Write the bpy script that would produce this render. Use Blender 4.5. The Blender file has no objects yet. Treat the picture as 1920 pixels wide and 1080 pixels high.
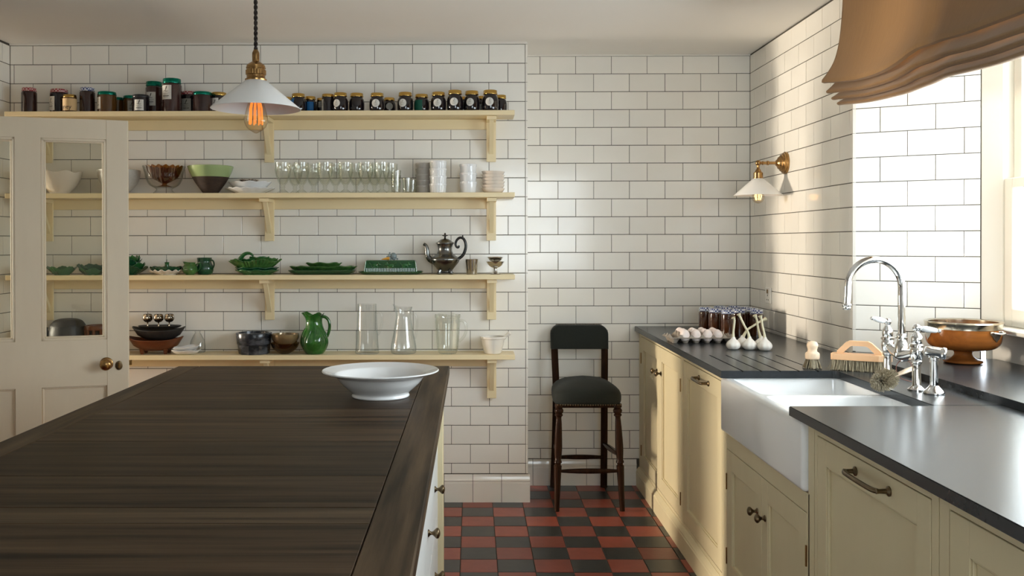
import bpy, bmesh, math, random
from math import sin, cos, pi, radians, sqrt
from mathutils import Vector, Matrix
random.seed(7)
SC = bpy.context.scene
COL = SC.collection

# ------------------------------------------------------------------ camera, sky, light, exposure
cd = bpy.data.cameras.new('camera'); cam = bpy.data.objects.new('camera', cd); COL.objects.link(cam)
F_, VX, VY, RO, PI_, YA, H = 1754.95, 872.73, 464.3, .00186, -.00634, -.00673, 1.38645
R0 = Vector((cos(YA), -sin(YA), 0)); F0 = Vector((sin(YA)*cos(PI_), cos(YA)*cos(PI_), sin(PI_)))
U0 = Vector((-sin(YA)*sin(PI_), -cos(YA)*sin(PI_), cos(PI_)))
Rr = R0*cos(RO) - U0*sin(RO); Ur = R0*sin(RO) + U0*cos(RO)
cam.matrix_world = Matrix(((Rr.x, Ur.x, -F0.x, 0), (Rr.y, Ur.y, -F0.y, 0), (Rr.z, Ur.z, -F0.z, H), (0, 0, 0, 1)))
cd.sensor_width = 36; cd.lens = F_/1920*36
cd.shift_x = (960-VX)/1920; cd.shift_y = (VY-540)/1920
cd.clip_start = .05; cd.clip_end = 100
SC.camera = cam

W = bpy.data.worlds.new('overcast_sky'); SC.world = W; W.use_nodes = True
bg = W.node_tree.nodes['Background']; bg.inputs[0].default_value = (.82, .91, 1.0, 1); bg.inputs[1].default_value = 4.9
SC.view_settings.view_transform = 'Standard'; SC.view_settings.look = 'None'
SC.view_settings.gamma = 1; SC.view_settings.use_curve_mapping = False
SC.view_settings.exposure = 1.5
cy = SC.cycles
cy.use_denoising = True; cy.max_bounces = 12; cy.transparent_max_bounces = 40; cy.transmission_bounces = 12
cy.diffuse_bounces = 6; cy.glossy_bounces = 5; cy.caustics_reflective = False; cy.caustics_refractive = False
cy.sample_clamp_indirect = 6; cy.use_light_tree = True

def area(name, loc, rot, sx, sy, power, color=(1, 1, 1), portal=False):
    l = bpy.data.lights.new(name, 'AREA'); l.shape = 'RECTANGLE'; l.size = sx; l.size_y = sy
    l.energy = power; l.color = color
    o = bpy.data.objects.new(name, l); o.location = loc; o.rotation_euler = rot; COL.objects.link(o)
    if portal: l.cycles.is_portal = True
    return o
WY0, WY1, WZ0, WZ1 = 1.50, 3.60, 1.06, 2.28          # window by the sink
area('window_portal', (2.17, (WY0+WY1)/2, (WZ0+WZ1)/2), (0, radians(90), 0), WZ1-WZ0, WY1-WY0, 1, portal=True)
area('window_portal', (.81, -.80, 1.62), (radians(90), 0, 0), 1.44, 1.3, 1, portal=True)
# low warm light in the hall beyond the open door
area('hall_light', (-9.2, 4.46, 1.36), (0, radians(-90), 0), 1.6, .7, 345, (1, .88, .72))

# ------------------------------------------------------------------ mesh helpers
class MB:
    def __init__(s): s.v = []; s.f = []; s.sm = []; s.mi = []
    def add(s, vs, fs, smooth=False, mi=0, M=None):
        o = len(s.v)
        if M is not None: vs = [M @ Vector(v) for v in vs]
        s.v += [tuple(v) for v in vs]
        for f in fs: s.f.append(tuple(i+o for i in f)); s.sm.append(smooth); s.mi.append(mi)
        return s
    def box(s, x0, x1, y0, y1, z0, z1, b=0, mi=0, M=None):
        if b <= 0:
            vs = [(x, y, z) for z in (z0, z1) for y in (y0, y1) for x in (x0, x1)]
            fs = [(0, 2, 3, 1), (4, 5, 7, 6), (0, 1, 5, 4), (2, 6, 7, 3), (0, 4, 6, 2), (1, 3, 7, 5)]
            return s.add(vs, fs, False, mi, M)
        lo, hi = (x0, y0, z0), (x1, y1, z1); vs = []; idx = {}
        for c in range(8):
            sg = [(c >> k) & 1 for k in range(3)]
            for a in range(3):
                p = [(hi[k] if sg[k] else lo[k]) + (0 if k == a else (-b if sg[k] else b)) for k in range(3)]
                idx[(c, a)] = len(vs); vs.append(tuple(p))
        fs = []
        for a in range(3):
            u, w = [k for k in range(3) if k != a]
            for sgn in (0, 1):
                cs = [(sgn << a) | (i << u) | (j << w) for i, j in ((0, 0), (1, 0), (1, 1), (0, 1))]
                fs.append(tuple(idx[(c, a)] for c in cs))
            for i in (0, 1):
                for j in (0, 1):
                    c0 = (i << u) | (j << w); c1 = c0 | (1 << a)
                    fs.append((idx[(c0, u)], idx[(c1, u)], idx[(c1, w)], idx[(c0, w)]))
        for c in range(8): fs.append((idx[(c, 0)], idx[(c, 1)], idx[(c, 2)]))
        return s.add(vs, fs, False, mi, M)
    def lathe(s, prof, n=28, M=None, mod=None, mi=0, loop=False, smooth=True):
        vs = []; rings = []
        for r, z in prof:
            if abs(r) < 1e-7: rings.append([len(vs)]); vs.append((0, 0, z))
            else:
                ring = []
                for k in range(n):
                    t = 2*pi*k/n; rr, zz = (r, z) if mod is None else mod(t, r, z)
                    ring.append(len(vs)); vs.append((rr*cos(t), rr*sin(t), zz))
                rings.append(ring)
        fs = []; prs = list(zip(rings, rings[1:]))
        if loop: prs.append((rings[-1], rings[0]))
        for A, B in prs:
            if len(A) == 1 and len(B) == 1: continue
            for k in range(n):
                k2 = (k+1) % n
                if len(A) == 1: fs.append((A[0], B[k], B[k2]))
                elif len(B) == 1: fs.append((A[k], A[k2], B[0]))
                else: fs.append((A[k], A[k2], B[k2], B[k]))
        return s.add(vs, fs, smooth, mi, M)
    def ell(s, c, r, n=16, m=8, mi=0, M=None, rot=None):
        T = Matrix.Translation(c)
        if rot is not None: T = T @ rot
        T = T @ Matrix.Diagonal((r[0], r[1], r[2], 1))
        if M is not None: T = M @ T
        return s.lathe([(sin(pi*k/m), -cos(pi*k/m)) for k in range(m+1)], n, T, mi=mi)
    def tube(s, pts, r, n=10, mi=0, M=None, cap=True, flat=None, closed=False):
        pts = [Vector(p) for p in pts]; N = len(pts)
        rs = r if isinstance(r, (list, tuple)) else [r]*N
        vs = []; rings = []; up = None
        for i, p in enumerate(pts):
            if closed: d = pts[(i+1) % N]-pts[i-1]
            else: d = pts[min(i+1, N-1)]-pts[max(i-1, 0)]
            d.normalize()
            if up is None:
                up = Vector((0, 0, 1)) if abs(d.z) < .9 else Vector((1, 0, 0))
            up = up - d*up.dot(d)
            up.normalize(); sd = d.cross(up)
            ring = []
            for k in range(n):
                t = 2*pi*k/n; a, b = (1, 1) if flat is None else flat
                ring.append(len(vs)); vs.append(p + sd*(cos(t)*rs[i]*a) + up*(sin(t)*rs[i]*b))
            rings.append(ring)
        fs = []; prs = list(zip(rings, rings[1:]))
        if closed: prs.append((rings[-1], rings[0]))
        for A, B in prs:
            for k in range(n):
                k2 = (k+1) % n; fs.append((A[k], A[k2], B[k2], B[k]))
        if cap and not closed: fs.append(tuple(rings[0])); fs.append(tuple(reversed(rings[-1])))
        return s.add(vs, fs, True, mi, M)
    def prism(s, poly, a, b, axis='z', mi=0, M=None):
        def P(u, w, h): return {'z': (u, w, h), 'y': (u, h, w), 'x': (h, u, w)}[axis]
        n = len(poly); vs = [P(u, w, a) for u, w in poly]+[P(u, w, b) for u, w in poly]
        fs = [tuple(range(n)), tuple(range(2*n-1, n-1, -1))]+[(k, (k+1) % n, n+(k+1) % n, n+k) for k in range(n)]
        return s.add(vs, fs, False, mi, M)
    def sheet(s, fn, nu, nv, mi=0, M=None, smooth=True):
        vs = [fn(i/nu, j/nv) for j in range(nv+1) for i in range(nu+1)]
        fs = [(j*(nu+1)+i, j*(nu+1)+i+1, (j+1)*(nu+1)+i+1, (j+1)*(nu+1)+i) for j in range(nv) for i in range(nu)]
        return s.add(vs, fs, smooth, mi, M)
    def mesh(s, name, mats, angle=40, recalc=True):
        me = bpy.data.meshes.new(name); me.from_pydata(s.v, [], s.f)
        me.polygons.foreach_set('use_smooth', s.sm); me.polygons.foreach_set('material_index', s.mi)
        for m in (mats if isinstance(mats, (list, tuple)) else [mats]): me.materials.append(m)
        if recalc:
            bm = bmesh.new(); bm.from_mesh(me); bmesh.ops.recalc_face_normals(bm, faces=bm.faces); bm.to_mesh(me); bm.free()
        if any(s.sm): me.set_sharp_from_angle(angle=radians(angle))
        me.update(); return me

def link(name, me, parent=None, loc=None, rot=None):
    o = bpy.data.objects.new(name, me); COL.objects.link(o)
    if parent is not None: o.parent = parent
    if loc is not None: o.location = loc
    if rot is not None: o.rotation_euler = rot
    return o
def part(name, mb, mat, parent=None, label=None, kind=None, angle=40, loc=None, rot=None, recalc=True):
    o = link(name, mb.mesh(name, mat, angle, recalc), parent, loc, rot)
    if label: o['label'] = label
    if kind: o['kind'] = kind
    return o
def tag(o, label, cat, group=None):
    o['label'] = label; o['category'] = cat
    if group: o['group'] = group
    return o
def thing(name, label, cat, loc=(0, 0, 0), rotz=0, group=None):
    o = bpy.data.objects.new(name, None); COL.objects.link(o); o.location = loc; o.rotation_euler = (0, 0, rotz)
    o.empty_display_size = .05
    return tag(o, label, cat, group)
def single(name, mb, mat, label, cat, loc=(0, 0, 0), rotz=0, group=None, angle=40):
    o = link(name, mb.mesh(name, mat, angle), None, loc, (0, 0, rotz)); return tag(o, label, cat, group)
def struct(name, mb, mat, parent=None, angle=40):
    o = link(name, mb.mesh(name, mat, angle), parent); o['kind'] = 'structure'; return o
def interp(pts, t):
    if t <= pts[0][0]: return pts[0][1]
    for (a, b), (c, d) in zip(pts, pts[1:]):
        if t <= c: return b+(d-b)*(t-a)/(c-a)
    return pts[-1][1]
def spl(pts, n=8):
    P = [Vector(p) for p in pts]; out = []
    for i in range(len(P)-1):
        a, b, c, d = P[max(i-1, 0)], P[i], P[i+1], P[min(i+2, len(P)-1)]
        for k in range(n):
            t = k/n
            out.append(.5*((2*b)+(c-a)*t+(2*a-5*b+4*c-d)*t*t+(3*b-a-3*c+d)*t**3))
    out.append(P[-1]); return out
def sprof(pts, n=5): return [(max(p.x, 0), p.y) for p in spl([(r, z, 0) for r, z in pts], n)]
def shell(outer, t, tb):
    """closed hollow profile: outer wall up, inner wall down to a base tb thick"""
    z0 = outer[0][1]; inner = [(max(r-t, .001), max(z, z0+tb)) for r, z in reversed(outer) if z > z0+tb*.4]
    return [(0, z0)]+list(outer)+inner+[(0, inner[-1][1])]

# ------------------------------------------------------------------ materials
def nd(nt, typ, **kw):
    n = nt.nodes.new(typ)
    for k, v in kw.items(): setattr(n, k, v)
    return n
def mat(name, col, rough=.5, metal=0., col2=None, scale=(8, 8, 8), detail=4, bump=0., bscale=None, coat=0., spec=.5,
        sheen=0., trans=0., ior=1.45, objrand=0., emis=None, contrast=(.3, .7), dist=.01, aniso=0.):
    m = bpy.data.materials.new(name); m.use_nodes = True; nt = m.node_tree; p = nt.nodes['Principled BSDF']
    p.inputs['Base Color'].default_value = (*col, 1); p.inputs['Roughness'].default_value = rough
    p.inputs['Metallic'].default_value = metal; p.inputs['Specular IOR Level'].default_value = spec
    p.inputs['Coat Weight'].default_value = coat; p.inputs['Coat Roughness'].default_value = .05
    p.inputs['Sheen Weight'].default_value = sheen; p.inputs['Transmission Weight'].default_value = trans; p.inputs['IOR'].default_value = ior
    if emis: p.inputs['Emission Color'].default_value = (*emis[:3], 1); p.inputs['Emission Strength'].default_value = emis[3]
    L = nt.links; tc = nd(nt, 'ShaderNodeTexCoord')
    if col2 is not None:
        mp = nd(nt, 'ShaderNodeMapping'); mp.inputs['Scale'].default_value = scale; L.new(tc.outputs['Object'], mp.inputs[0])
        nz = nd(nt, 'ShaderNodeTexNoise'); nz.inputs['Scale'].default_value = 1; nz.inputs['Detail'].default_value = detail
        nz.inputs['Roughness'].default_value = .6
        L.new(mp.outputs[0], nz.inputs['Vector'])
        if objrand:
            oi = nd(nt, 'ShaderNodeObjectInfo'); vm = nd(nt, 'ShaderNodeVectorMath', operation='SCALE')
            cb = nd(nt, 'ShaderNodeCombineXYZ')
            for k in range(3): L.new(oi.outputs['Random'], cb.inputs[k])
            L.new(cb.outputs[0], vm.inputs[0]); vm.inputs['Scale'].default_value = 57.
            ad = nd(nt, 'ShaderNodeVectorMath', operation='ADD'); L.new(mp.outputs[0], ad.inputs[0]); L.new(vm.outputs[0], ad.inputs[1])
            L.new(ad.outputs[0], nz.inputs['Vector'])
        mr = nd(nt, 'ShaderNodeMapRange'); mr.inputs[1].default_value, mr.inputs[2].default_value = contrast
        L.new(nz.outputs['Fac'], mr.inputs[0])
        mx = nd(nt, 'ShaderNodeMix', data_type='RGBA'); mx.inputs[6].default_value = (*col, 1); mx.inputs[7].default_value = (*col2, 1)
        L.new(mr.outputs[0], mx.inputs[0]); out = mx.outputs[2]
        if objrand:
            m2 = nd(nt, 'ShaderNodeMapRange'); m2.inputs[3].default_value = 1-objrand; m2.inputs[4].default_value = 1+objrand
            L.new(oi.outputs['Random'], m2.inputs[0])
            vs = nd(nt, 'ShaderNodeVectorMath', operation='SCALE'); L.new(out, vs.inputs[0]); L.new(m2.outputs[0], vs.inputs['Scale']); out = vs.outputs[0]
        L.new(out, p.inputs['Base Color'])
    if bump:
        mp = nd(nt, 'ShaderNodeMapping'); mp.inputs['Scale'].default_value = bscale or scale; L.new(tc.outputs['Object'], mp.inputs[0])
        nz = nd(nt, 'ShaderNodeTexNoise'); nz.inputs['Scale'].default_value = 1; nz.inputs['Detail'].default_value = 3
        L.new(mp.outputs[0], nz.inputs['Vector'])
        bp = nd(nt, 'ShaderNodeBump'); bp.inputs['Strength'].default_value = bump; bp.inputs['Distance'].default_value = dist
        L.new(nz.outputs['Fac'], bp.inputs['Height']); L.new(bp.outputs[0], p.inputs['Normal'])
    return m
def glassmat(name, tint=(1, 1, 1), edge=(.55, .62, .55), refl=.045):
    """thin blown glass: clear face on, tinted and mirror-like towards the silhouette"""
    m = bpy.data.materials.new(name); m.use_nodes = True; nt = m.node_tree; nt.nodes.remove(nt.nodes['Principled BSDF'])
    out = nt.nodes['Material Output']; L = nt.links
    lw = nd(nt, 'ShaderNodeLayerWeight')
    pw = nd(nt, 'ShaderNodeMath', operation='POWER'); pw.inputs[1].default_value = 4; L.new(lw.outputs['Facing'], pw.inputs[0])
    mr = nd(nt, 'ShaderNodeMapRange'); mr.inputs[3].default_value = refl; mr.inputs[4].default_value = .75; L.new(pw.outputs[0], mr.inputs[0])
    p2 = nd(nt, 'ShaderNodeMath', operation='POWER'); p2.inputs[1].default_value = 3.5; L.new(lw.outputs['Facing'], p2.inputs[0])
    mc = nd(nt, 'ShaderNodeMix', data_type='RGBA'); mc.inputs[6].default_value = (*tint, 1); mc.inputs[7].default_value = (*edge, 1); L.new(p2.outputs[0], mc.inputs[0])
    g = nd(nt, 'ShaderNodeBsdfGlossy'); g.inputs['Roughness'].default_value = .03
    t = nd(nt, 'ShaderNodeBsdfTransparent'); L.new(mc.outputs[2], t.inputs['Color'])
    mx = nd(nt, 'ShaderNodeMixShader'); L.new(mr.outputs[0], mx.inputs[0]); L.new(t.outputs[0], mx.inputs[1]); L.new(g.outputs[0], mx.inputs[2]); L.new(mx.outputs[0], out.inputs[0])
    return m
def panemat(name, tint=(.97, .98, .97), ior=1.5):
    m = bpy.data.materials.new(name); m.use_nodes = True; nt = m.node_tree; nt.nodes.remove(nt.nodes['Principled BSDF'])
    out = nt.nodes['Material Output']; g = nd(nt, 'ShaderNodeBsdfGlossy'); g.inputs['Roughness'].default_value = .0
    t = nd(nt, 'ShaderNodeBsdfTransparent'); t.inputs['Color'].default_value = (*tint, 1)
    lw = nd(nt, 'ShaderNodeLayerWeight'); pw = nd(nt, 'ShaderNodeMath', operation='POWER'); pw.inputs[1].default_value = 5
    nt.links.new(lw.outputs['Facing'], pw.inputs[0]); fr = nd(nt, 'ShaderNodeMapRange')
    fr.inputs[3].default_value = ((ior-1)/(ior+1))**2; fr.inputs[4].default_value = 1; nt.links.new(pw.outputs[0], fr.inputs[0])
    tc = nd(nt, 'ShaderNodeTexCoord'); nz = nd(nt, 'ShaderNodeTexNoise'); nz.inputs['Scale'].default_value = 5
    bp = nd(nt, 'ShaderNodeBump'); bp.inputs['Strength'].default_value = .06; bp.inputs['Distance'].default_value = .02
    nt.links.new(tc.outputs['Object'], nz.inputs[0]); nt.links.new(nz.outputs[0], bp.inputs['Height']); nt.links.new(bp.outputs[0], g.inputs['Normal'])
    mx = nd(nt, 'ShaderNodeMixShader'); nt.links.new(fr.outputs[0], mx.inputs[0])
    nt.links.new(t.outputs[0], mx.inputs[1]); nt.links.new(g.outputs[0], mx.inputs[2]); nt.links.new(mx.outputs[0], out.inputs[0])
    return m
def checkmat(name, c1, c2, size, rough=.4):
    m = mat(name, c1, rough); nt = m.node_tree; p = nt.nodes['Principled BSDF']
    tc = nd(nt, 'ShaderNodeTexCoord'); ck = nd(nt, 'ShaderNodeTexChecker'); ck.inputs['Scale'].default_value = 1/size
    mp = nd(nt, 'ShaderNodeMapping'); mp.inputs['Location'].default_value = (.0013, .0017, .0011)
    ck.inputs[1].default_value = (*c1, 1); ck.inputs[2].default_value = (*c2, 1)
    nt.links.new(tc.outputs['Object'], mp.inputs[0]); nt.links.new(mp.outputs[0], ck.inputs[0]); nt.links.new(ck.outputs[0], p.inputs['Base Color'])
    return m
def blindmat():
    m = mat('tan_linen', (.34, .185, .066), .9, col2=(.295, .158, .055), scale=(30, 160, 12), bump=.25, bscale=(500, 500, 500), dist=.001, sheen=.2)
    nt = m.node_tree; p = nt.nodes['Principled BSDF']; out = nt.nodes['Material Output']
    tr = nd(nt, 'ShaderNodeBsdfTranslucent'); tr.inputs[0].default_value = (.36, .20, .08, 1)
    mx = nd(nt, 'ShaderNodeMixShader'); mx.inputs[0].default_value = .12
    nt.links.new(p.outputs[0], mx.inputs[1]); nt.links.new(tr.outputs[0], mx.inputs[2]); nt.links.new(mx.outputs[0], out.inputs[0])
    return m
TILE = mat('white_glaze', (.90, .868, .80), .10, col2=(.865, .828, .755), scale=(3, 3, 3), objrand=.02, bump=.10, bscale=(14, 14, 14), dist=.004, spec=.42)
GROUT = mat('grey_grout', (.10, .088, .07), .9, col2=(.075, .066, .052), scale=(40, 40, 40))
PLASTER = mat('white_plaster', (.80, .765, .70), .85, col2=(.78, .745, .68), scale=(2, 2, 2))
FARW = mat('cream_wall_paint', (.74, .71, .66), .8)
HALLW = mat('hall_wall_paint', (.17, .14, .10), .8)
CEIL = mat('ceiling_paint', (.93, .90, .85), .9, bump=.05, bscale=(3, 3, 3), dist=.01, col2=(.915, .885, .83), scale=(1.5, 1.5, 1.5))
SHELF = mat('pale_yellow_paint', (.84, .70, .43), .38, col2=(.82, .68, .415), scale=(5, 5, 5))
CAB = mat('cream_yellow_paint', (.68, .585, .375), .42, col2=(.66, .565, .357), scale=(12, 12, 3), bump=.05, bscale=(60, 60, 5), dist=.002)
DOORP = mat('old_cream_paint', (.80, .69, .53), .45, col2=(.76, .65, .495), scale=(10, 10, 2), bump=.12, bscale=(40, 40, 6), dist=.002)
DRAWW = mat('off_white_paint', (.72, .725, .70), .4)
SASH = mat('white_gloss_paint', (.80, .77, .69), .35)
REDT = mat('red_quarry', (.30, .068, .042), .34, col2=(.235, .052, .034), scale=(14, 14, 14), objrand=.18, bump=.12, bscale=(25, 25, 25), dist=.003)
BLKT = mat('black_quarry', (.022, .024, .024), .32, col2=(.034, .036, .035), scale=(14, 14, 14), objrand=.2, bump=.12, bscale=(25, 25, 25), dist=.003)
def woodm(name, axis, c1, c2, rough=.42, rnd=.28, k=1.):
    sc = {'x': (1.3*k, 34*k, 34*k), 'y': (30*k, 1.5*k, 30*k), 'z': (40*k, 40*k, 2*k)}[axis]
    bs = {'x': (4, 260, 260), 'y': (260, 4, 260), 'z': (260, 260, 6)}[axis]
    return mat(name, c1, rough, col2=c2, scale=sc, detail=6, objrand=rnd, contrast=(.34, .74), spec=.09, bump=.16, bscale=bs, dist=.0012)
OAKX = woodm('dark_oak_across', 'x', (.0125, .0078, .0046), (.098, .060, .033), rough=.42)
OAKY = woodm('dark_oak_along', 'y', (.022, .014, .0082), (.14, .090, .050), rnd=.1)
MAHOG = woodm('polished_mahogany', 'z', (.018, .0085, .0052), (.046, .020, .0105), .2, 0.05)
BEECH = woodm('pale_beech', 'x', (.72, .46, .27), (.63, .38, .21), .55, 0.03)
PALEW = woodm('bleached_beech', 'z', (.74, .58, .42), (.66, .50, .35), .55, 0.03)
SLATE = mat('dark_slate', (.021, .024, .027), .24, col2=(.028, .031, .034), scale=(50, 50, 50), bump=.06, bscale=(160, 160, 160), dist=.001, spec=.32)
SINKM = mat('white_fireclay', (.88, .88, .87), .10, coat=.4)
CERAM = mat('white_china', (.80, .80, .79), .12, coat=.3)
WARMC = mat('ivory_china', (.78, .73, .65), .16, coat=.3)
PINKC = mat('blush_china', (.76, .67, .57), .2, coat=.3)
GREYC = mat('grey_stoneware', (.50, .48, .43), .35, col2=(.40, .38, .33), scale=(60, 60, 60))
LAMPW = mat('white_enamel', (.86, .85, .83), .25)
CHROME = mat('polished_chrome', (.80, .79, .77), .06, 1.)
STEEL = mat('brushed_steel', (.60, .57, .52), .16, 1.)
SILVER = mat('tarnished_silver', (.70, .63, .50), .18, 1., col2=(.55, .46, .33), scale=(18, 18, 18))
PEWTER = mat('dull_pewter', (.25, .25, .235), .26, 1., col2=(.13, .13, .122), scale=(14, 14, 14), bump=.08, bscale=(30, 30, 30), dist=.002)
BRASS = mat('aged_brass', (.44, .26, .10), .24, 1., col2=(.24, .13, .05), scale=(30, 30, 30))
DBRASS = mat('dark_bronze', (.20, .145, .085), .34, 1., col2=(.11, .08, .045), scale=(40, 40, 40))
BLACKM = mat('black_bakelite', (.012, .011, .010), .25)
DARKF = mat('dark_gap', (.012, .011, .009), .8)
FABRIC = mat('dark_green_cloth', (.0060, .0085, .0055), .85, col2=(.0085, .0115, .0075), scale=(90, 90, 90), sheen=.06, bump=.2, bscale=(600, 600, 600), dist=.001)
def greenm(name, a, b, sc): return mat(name, a, .12, col2=b, scale=(sc, sc, sc), coat=.5, bump=.45, bscale=(sc*1.3, sc*1.3, sc*1.3), dist=.006)
GRN = greenm('green_majolica', (.012, .075, .022), (.035, .15, .035), 40)
GRND = greenm('deep_green_majolica', (.006, .045, .020), (.012, .085, .032), 45)
GRNL = greenm('leaf_green_majolica', (.018, .085, .020), (.085, .20, .045), 36)
GRNB = mat('moss_green_glaze', (.022, .10, .035), .14, col2=(.012, .06, .02), scale=(30, 30, 30), coat=.5)
EMER = mat('emerald_glaze', (.007, .060, .010), .07, col2=(.030, .16, .020), scale=(22, 22, 22), coat=.8, bump=.5, bscale=(26, 26, 26), dist=.006)
CELAD = mat('pale_green_glaze', (.34, .44, .20), .2, coat=.3)
BROWNR = mat('rough_brown_clay', (.035, .022, .015), .7, col2=(.06, .035, .022), scale=(30, 30, 120), bump=.4, bscale=(40, 40, 160), dist=.003)
TERRA = mat('burnt_wood', (.16, .045, .012), .3, col2=(.10, .028, .010), scale=(8, 40, 40))
BLKP = mat('black_stoneware', (.012, .012, .013), .48, col2=(.035, .030, .026), scale=(40, 40, 40), bump=.3, bscale=(60, 60, 60), dist=.003)
MARB = mat('black_marble', (.012, .014, .018), .22, col2=(.17, .175, .185), scale=(14, 9, 30), contrast=(.45, .8), detail=8)
MOUSE = mat('grey_glaze', (.20, .25, .25), .15, coat=.3)
CARROT = mat('orange_glaze', (.70, .33, .04), .2, coat=.3)
GLASS = glassmat('clear_glass', (.99, .993, .99), (.66, .71, .69), .065)
GLASSG = glassmat('greenish_glass', (.982, .988, .972), (.74, .78, .69), .075)
AMBERG = glassmat('amber_glass', (.64, .37, .08), (.24, .10, .012))
SMOKEG = glassmat('smoky_amber_glass', (.66, .50, .28), (.25, .15, .06))
BULBG = glassmat('bulb_glass', (.97, .93, .84), (.62, .42, .18))
PANE = panemat('window_glass'); DPANE = panemat('door_glass', (.86, .88, .85), 1.6)
FILA = mat('hot_filament', (.6, .15, .03), .5, emis=(1, .20, .03, .55))
FILB = mat('bright_filament', (1, .6, .2), .5, emis=(1, .50, .14, 2.2))
CORD = mat('brown_braided_flex', (.022, .014, .010), .8, bump=.4, bscale=(400, 400, 400), dist=.001)
JAMD = mat('blackcurrant_jam', (.010, .0065, .0085), .06, coat=.6)
JAMR = mat('dark_red_jam', (.028, .010, .008), .08, coat=.6)
JAMM = mat('plum_jam', (.05, .020, .016), .1, coat=.6)
AMBJ = mat('amber_jelly', (.085, .036, .008), .08, coat=.6)
HONEY = mat('dark_honey', (.060, .018, .005), .08, col2=(.035, .010, .004), scale=(10, 10, 25), coat=.6)
LIDG = mat('metallic_green_lid', (.0, .19, .125), .22, .7)
LIDY = mat('gold_lid', (.58, .37, .10), .24, 1.)
LIDK = mat('black_lid', (.016, .016, .018), .3)
GINGR = checkmat('red_gingham_lid', (.30, .022, .035), (.55, .38, .36), .0085)
GINGB = checkmat('blue_gingham_lid', (.028, .05, .19), (.62, .65, .70), .0085)
PAPER = mat('white_paper', (.66, .645, .60), .7); PAPG = mat('grey_paper', (.30, .30, .27), .7)
PAPC = mat('honey_paper', (.58, .40, .20), .7); PAPB = mat('blue_paper', (.0, .085, .24), .6); PAPGR = mat('green_paper', (.0, .075, .045), .6)
INK = mat('black_ink', (.02, .018, .016), .7); INKF = mat('grey_ink', (.20, .19, .17), .7)
EGG = mat('egg_shell', (.80, .66, .60), .45, col2=(.84, .74, .69), scale=(20, 20, 20), objrand=.05)
CARD = mat('grey_pulp', (.33, .28, .225), .95, col2=(.27, .23, .185), scale=(60, 60, 60), bump=.5, bscale=(250, 250, 250), dist=.002)
GARL = mat('garlic_skin', (.80, .76, .68), .5, col2=(.70, .62, .55), scale=(60, 60, 10), sheen=.2)
STALK = mat('garlic_stalk', (.72, .66, .47), .6, col2=(.60, .52, .34), scale=(80, 80, 12))
BRIS = mat('tampico_bristle', (.52, .44, .29), .7, col2=(.16, .13, .08), scale=(140, 140, 5), contrast=(.35, .65))
BRISG = mat('grey_bristle', (.58, .50, .35), .7, col2=(.22, .18, .12), scale=(160, 160, 160), contrast=(.3, .7))
BOWLW = woodm('turned_oak', 'x', (.27, .090, .018), (.15, .046, .012), .16, 0.02)
SOCKW = mat('white_plastic', (.80, .78, .73), .3)
MIRR = mat('tea_glass_gilt', (.55, .45, .33), .1, 1., col2=(.06, .05, .04), scale=(160, 160, 160), contrast=(.42, .58))
CORDR = mat('leather_loop', (.20, .07, .045), .7)
BLIND = blindmat()
# ================================================================== ROOM
XL, XR, YM, YN, ZC = -2.46, 1.58, 4.98, 5.324, 2.446
TW, TH = .2025, .10138; ZROW = 2.3379                  # tile pitch, height of the joint line above row 0
tile_cache = {}
def tile_mesh(w, h, d=.006, b=.0016, m=TILE, name='wall_tile'):
    k = (round(w, 3), round(h, 3), d, m.name, name)
    if k not in tile_cache:
        w, h = k[0]/2, k[1]/2                            # local: x across, z up, front face at y = 0 looking to -y
        vs = [(-w+b, 0, -h+b), (w-b, 0, -h+b), (w-b, 0, h-b), (-w+b, 0, h-b), (-w, b*.6, -h), (w, b*.6, -h), (w, b*.6, h), (-w, b*.6, h),
              (-w, d, -h), (w, d, -h), (w, d, h), (-w, d, h)]
        fs = [(0, 1, 2, 3)]
        for o in (0, 4): fs += [(o+k2, o+4+k2, o+4+(k2+1) % 4, o+(k2+1) % 4) for k2 in range(4)]
        tile_cache[k] = MB().add(vs, fs).mesh(name, m)
    return tile_cache[k]
def tiles(parent, org, u, umin, umax, z0, z1, joint, zrow=ZROW, vis=None, gap=.003):
    """running-bond tiles on the vertical plane through org along u; joint(i) = a joint position of row i"""
    u = Vector((u[0], u[1], 0)).normalized(); ang = math.atan2(u.y, u.x); out = []
    i = int(math.floor((zrow-z1)/TH))
    while zrow-i*TH > z0+.004:
        zt, zb = min(zrow-i*TH, z1), max(zrow-(i+1)*TH, z0)
        if zt-zb > .008:
            a = joint(i); a -= math.ceil((a-umin)/TW)*TW
            while a < umax-.004:
                s0, s1 = max(a, umin), min(a+TW, umax)
                if s1-s0 > .006:
                    c = (s0+s1)/2; p = Vector((org[0], org[1], 0))+u*c; p.z = (zt+zb)/2
                    out.append((vis(c, p.z) if vis else 1, p, s1-s0-gap, zt-zb-gap))
                a += TW
        i += 1
    out.sort(key=lambda t: -t[0]); n = 0; rest = MB()
    for pr, p, w, h in out:
        rot = (random.gauss(0, .0028), 0, ang+random.gauss(0, .0022))
        if n < 300 and pr > 0:
            link('wall_tile', tile_mesh(w, h), parent, p, rot); n += 1
        else:
            me = tile_mesh(w, h); M = Matrix.Translation(p) @ Matrix.Rotation(ang, 4, 'Z')
            rest.add([v.co for v in me.vertices], [tuple(q.vertices) for q in me.polygons], M=M)
    if rest.v: part('wall_tile', rest, TILE, parent, kind='stuff')

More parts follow.
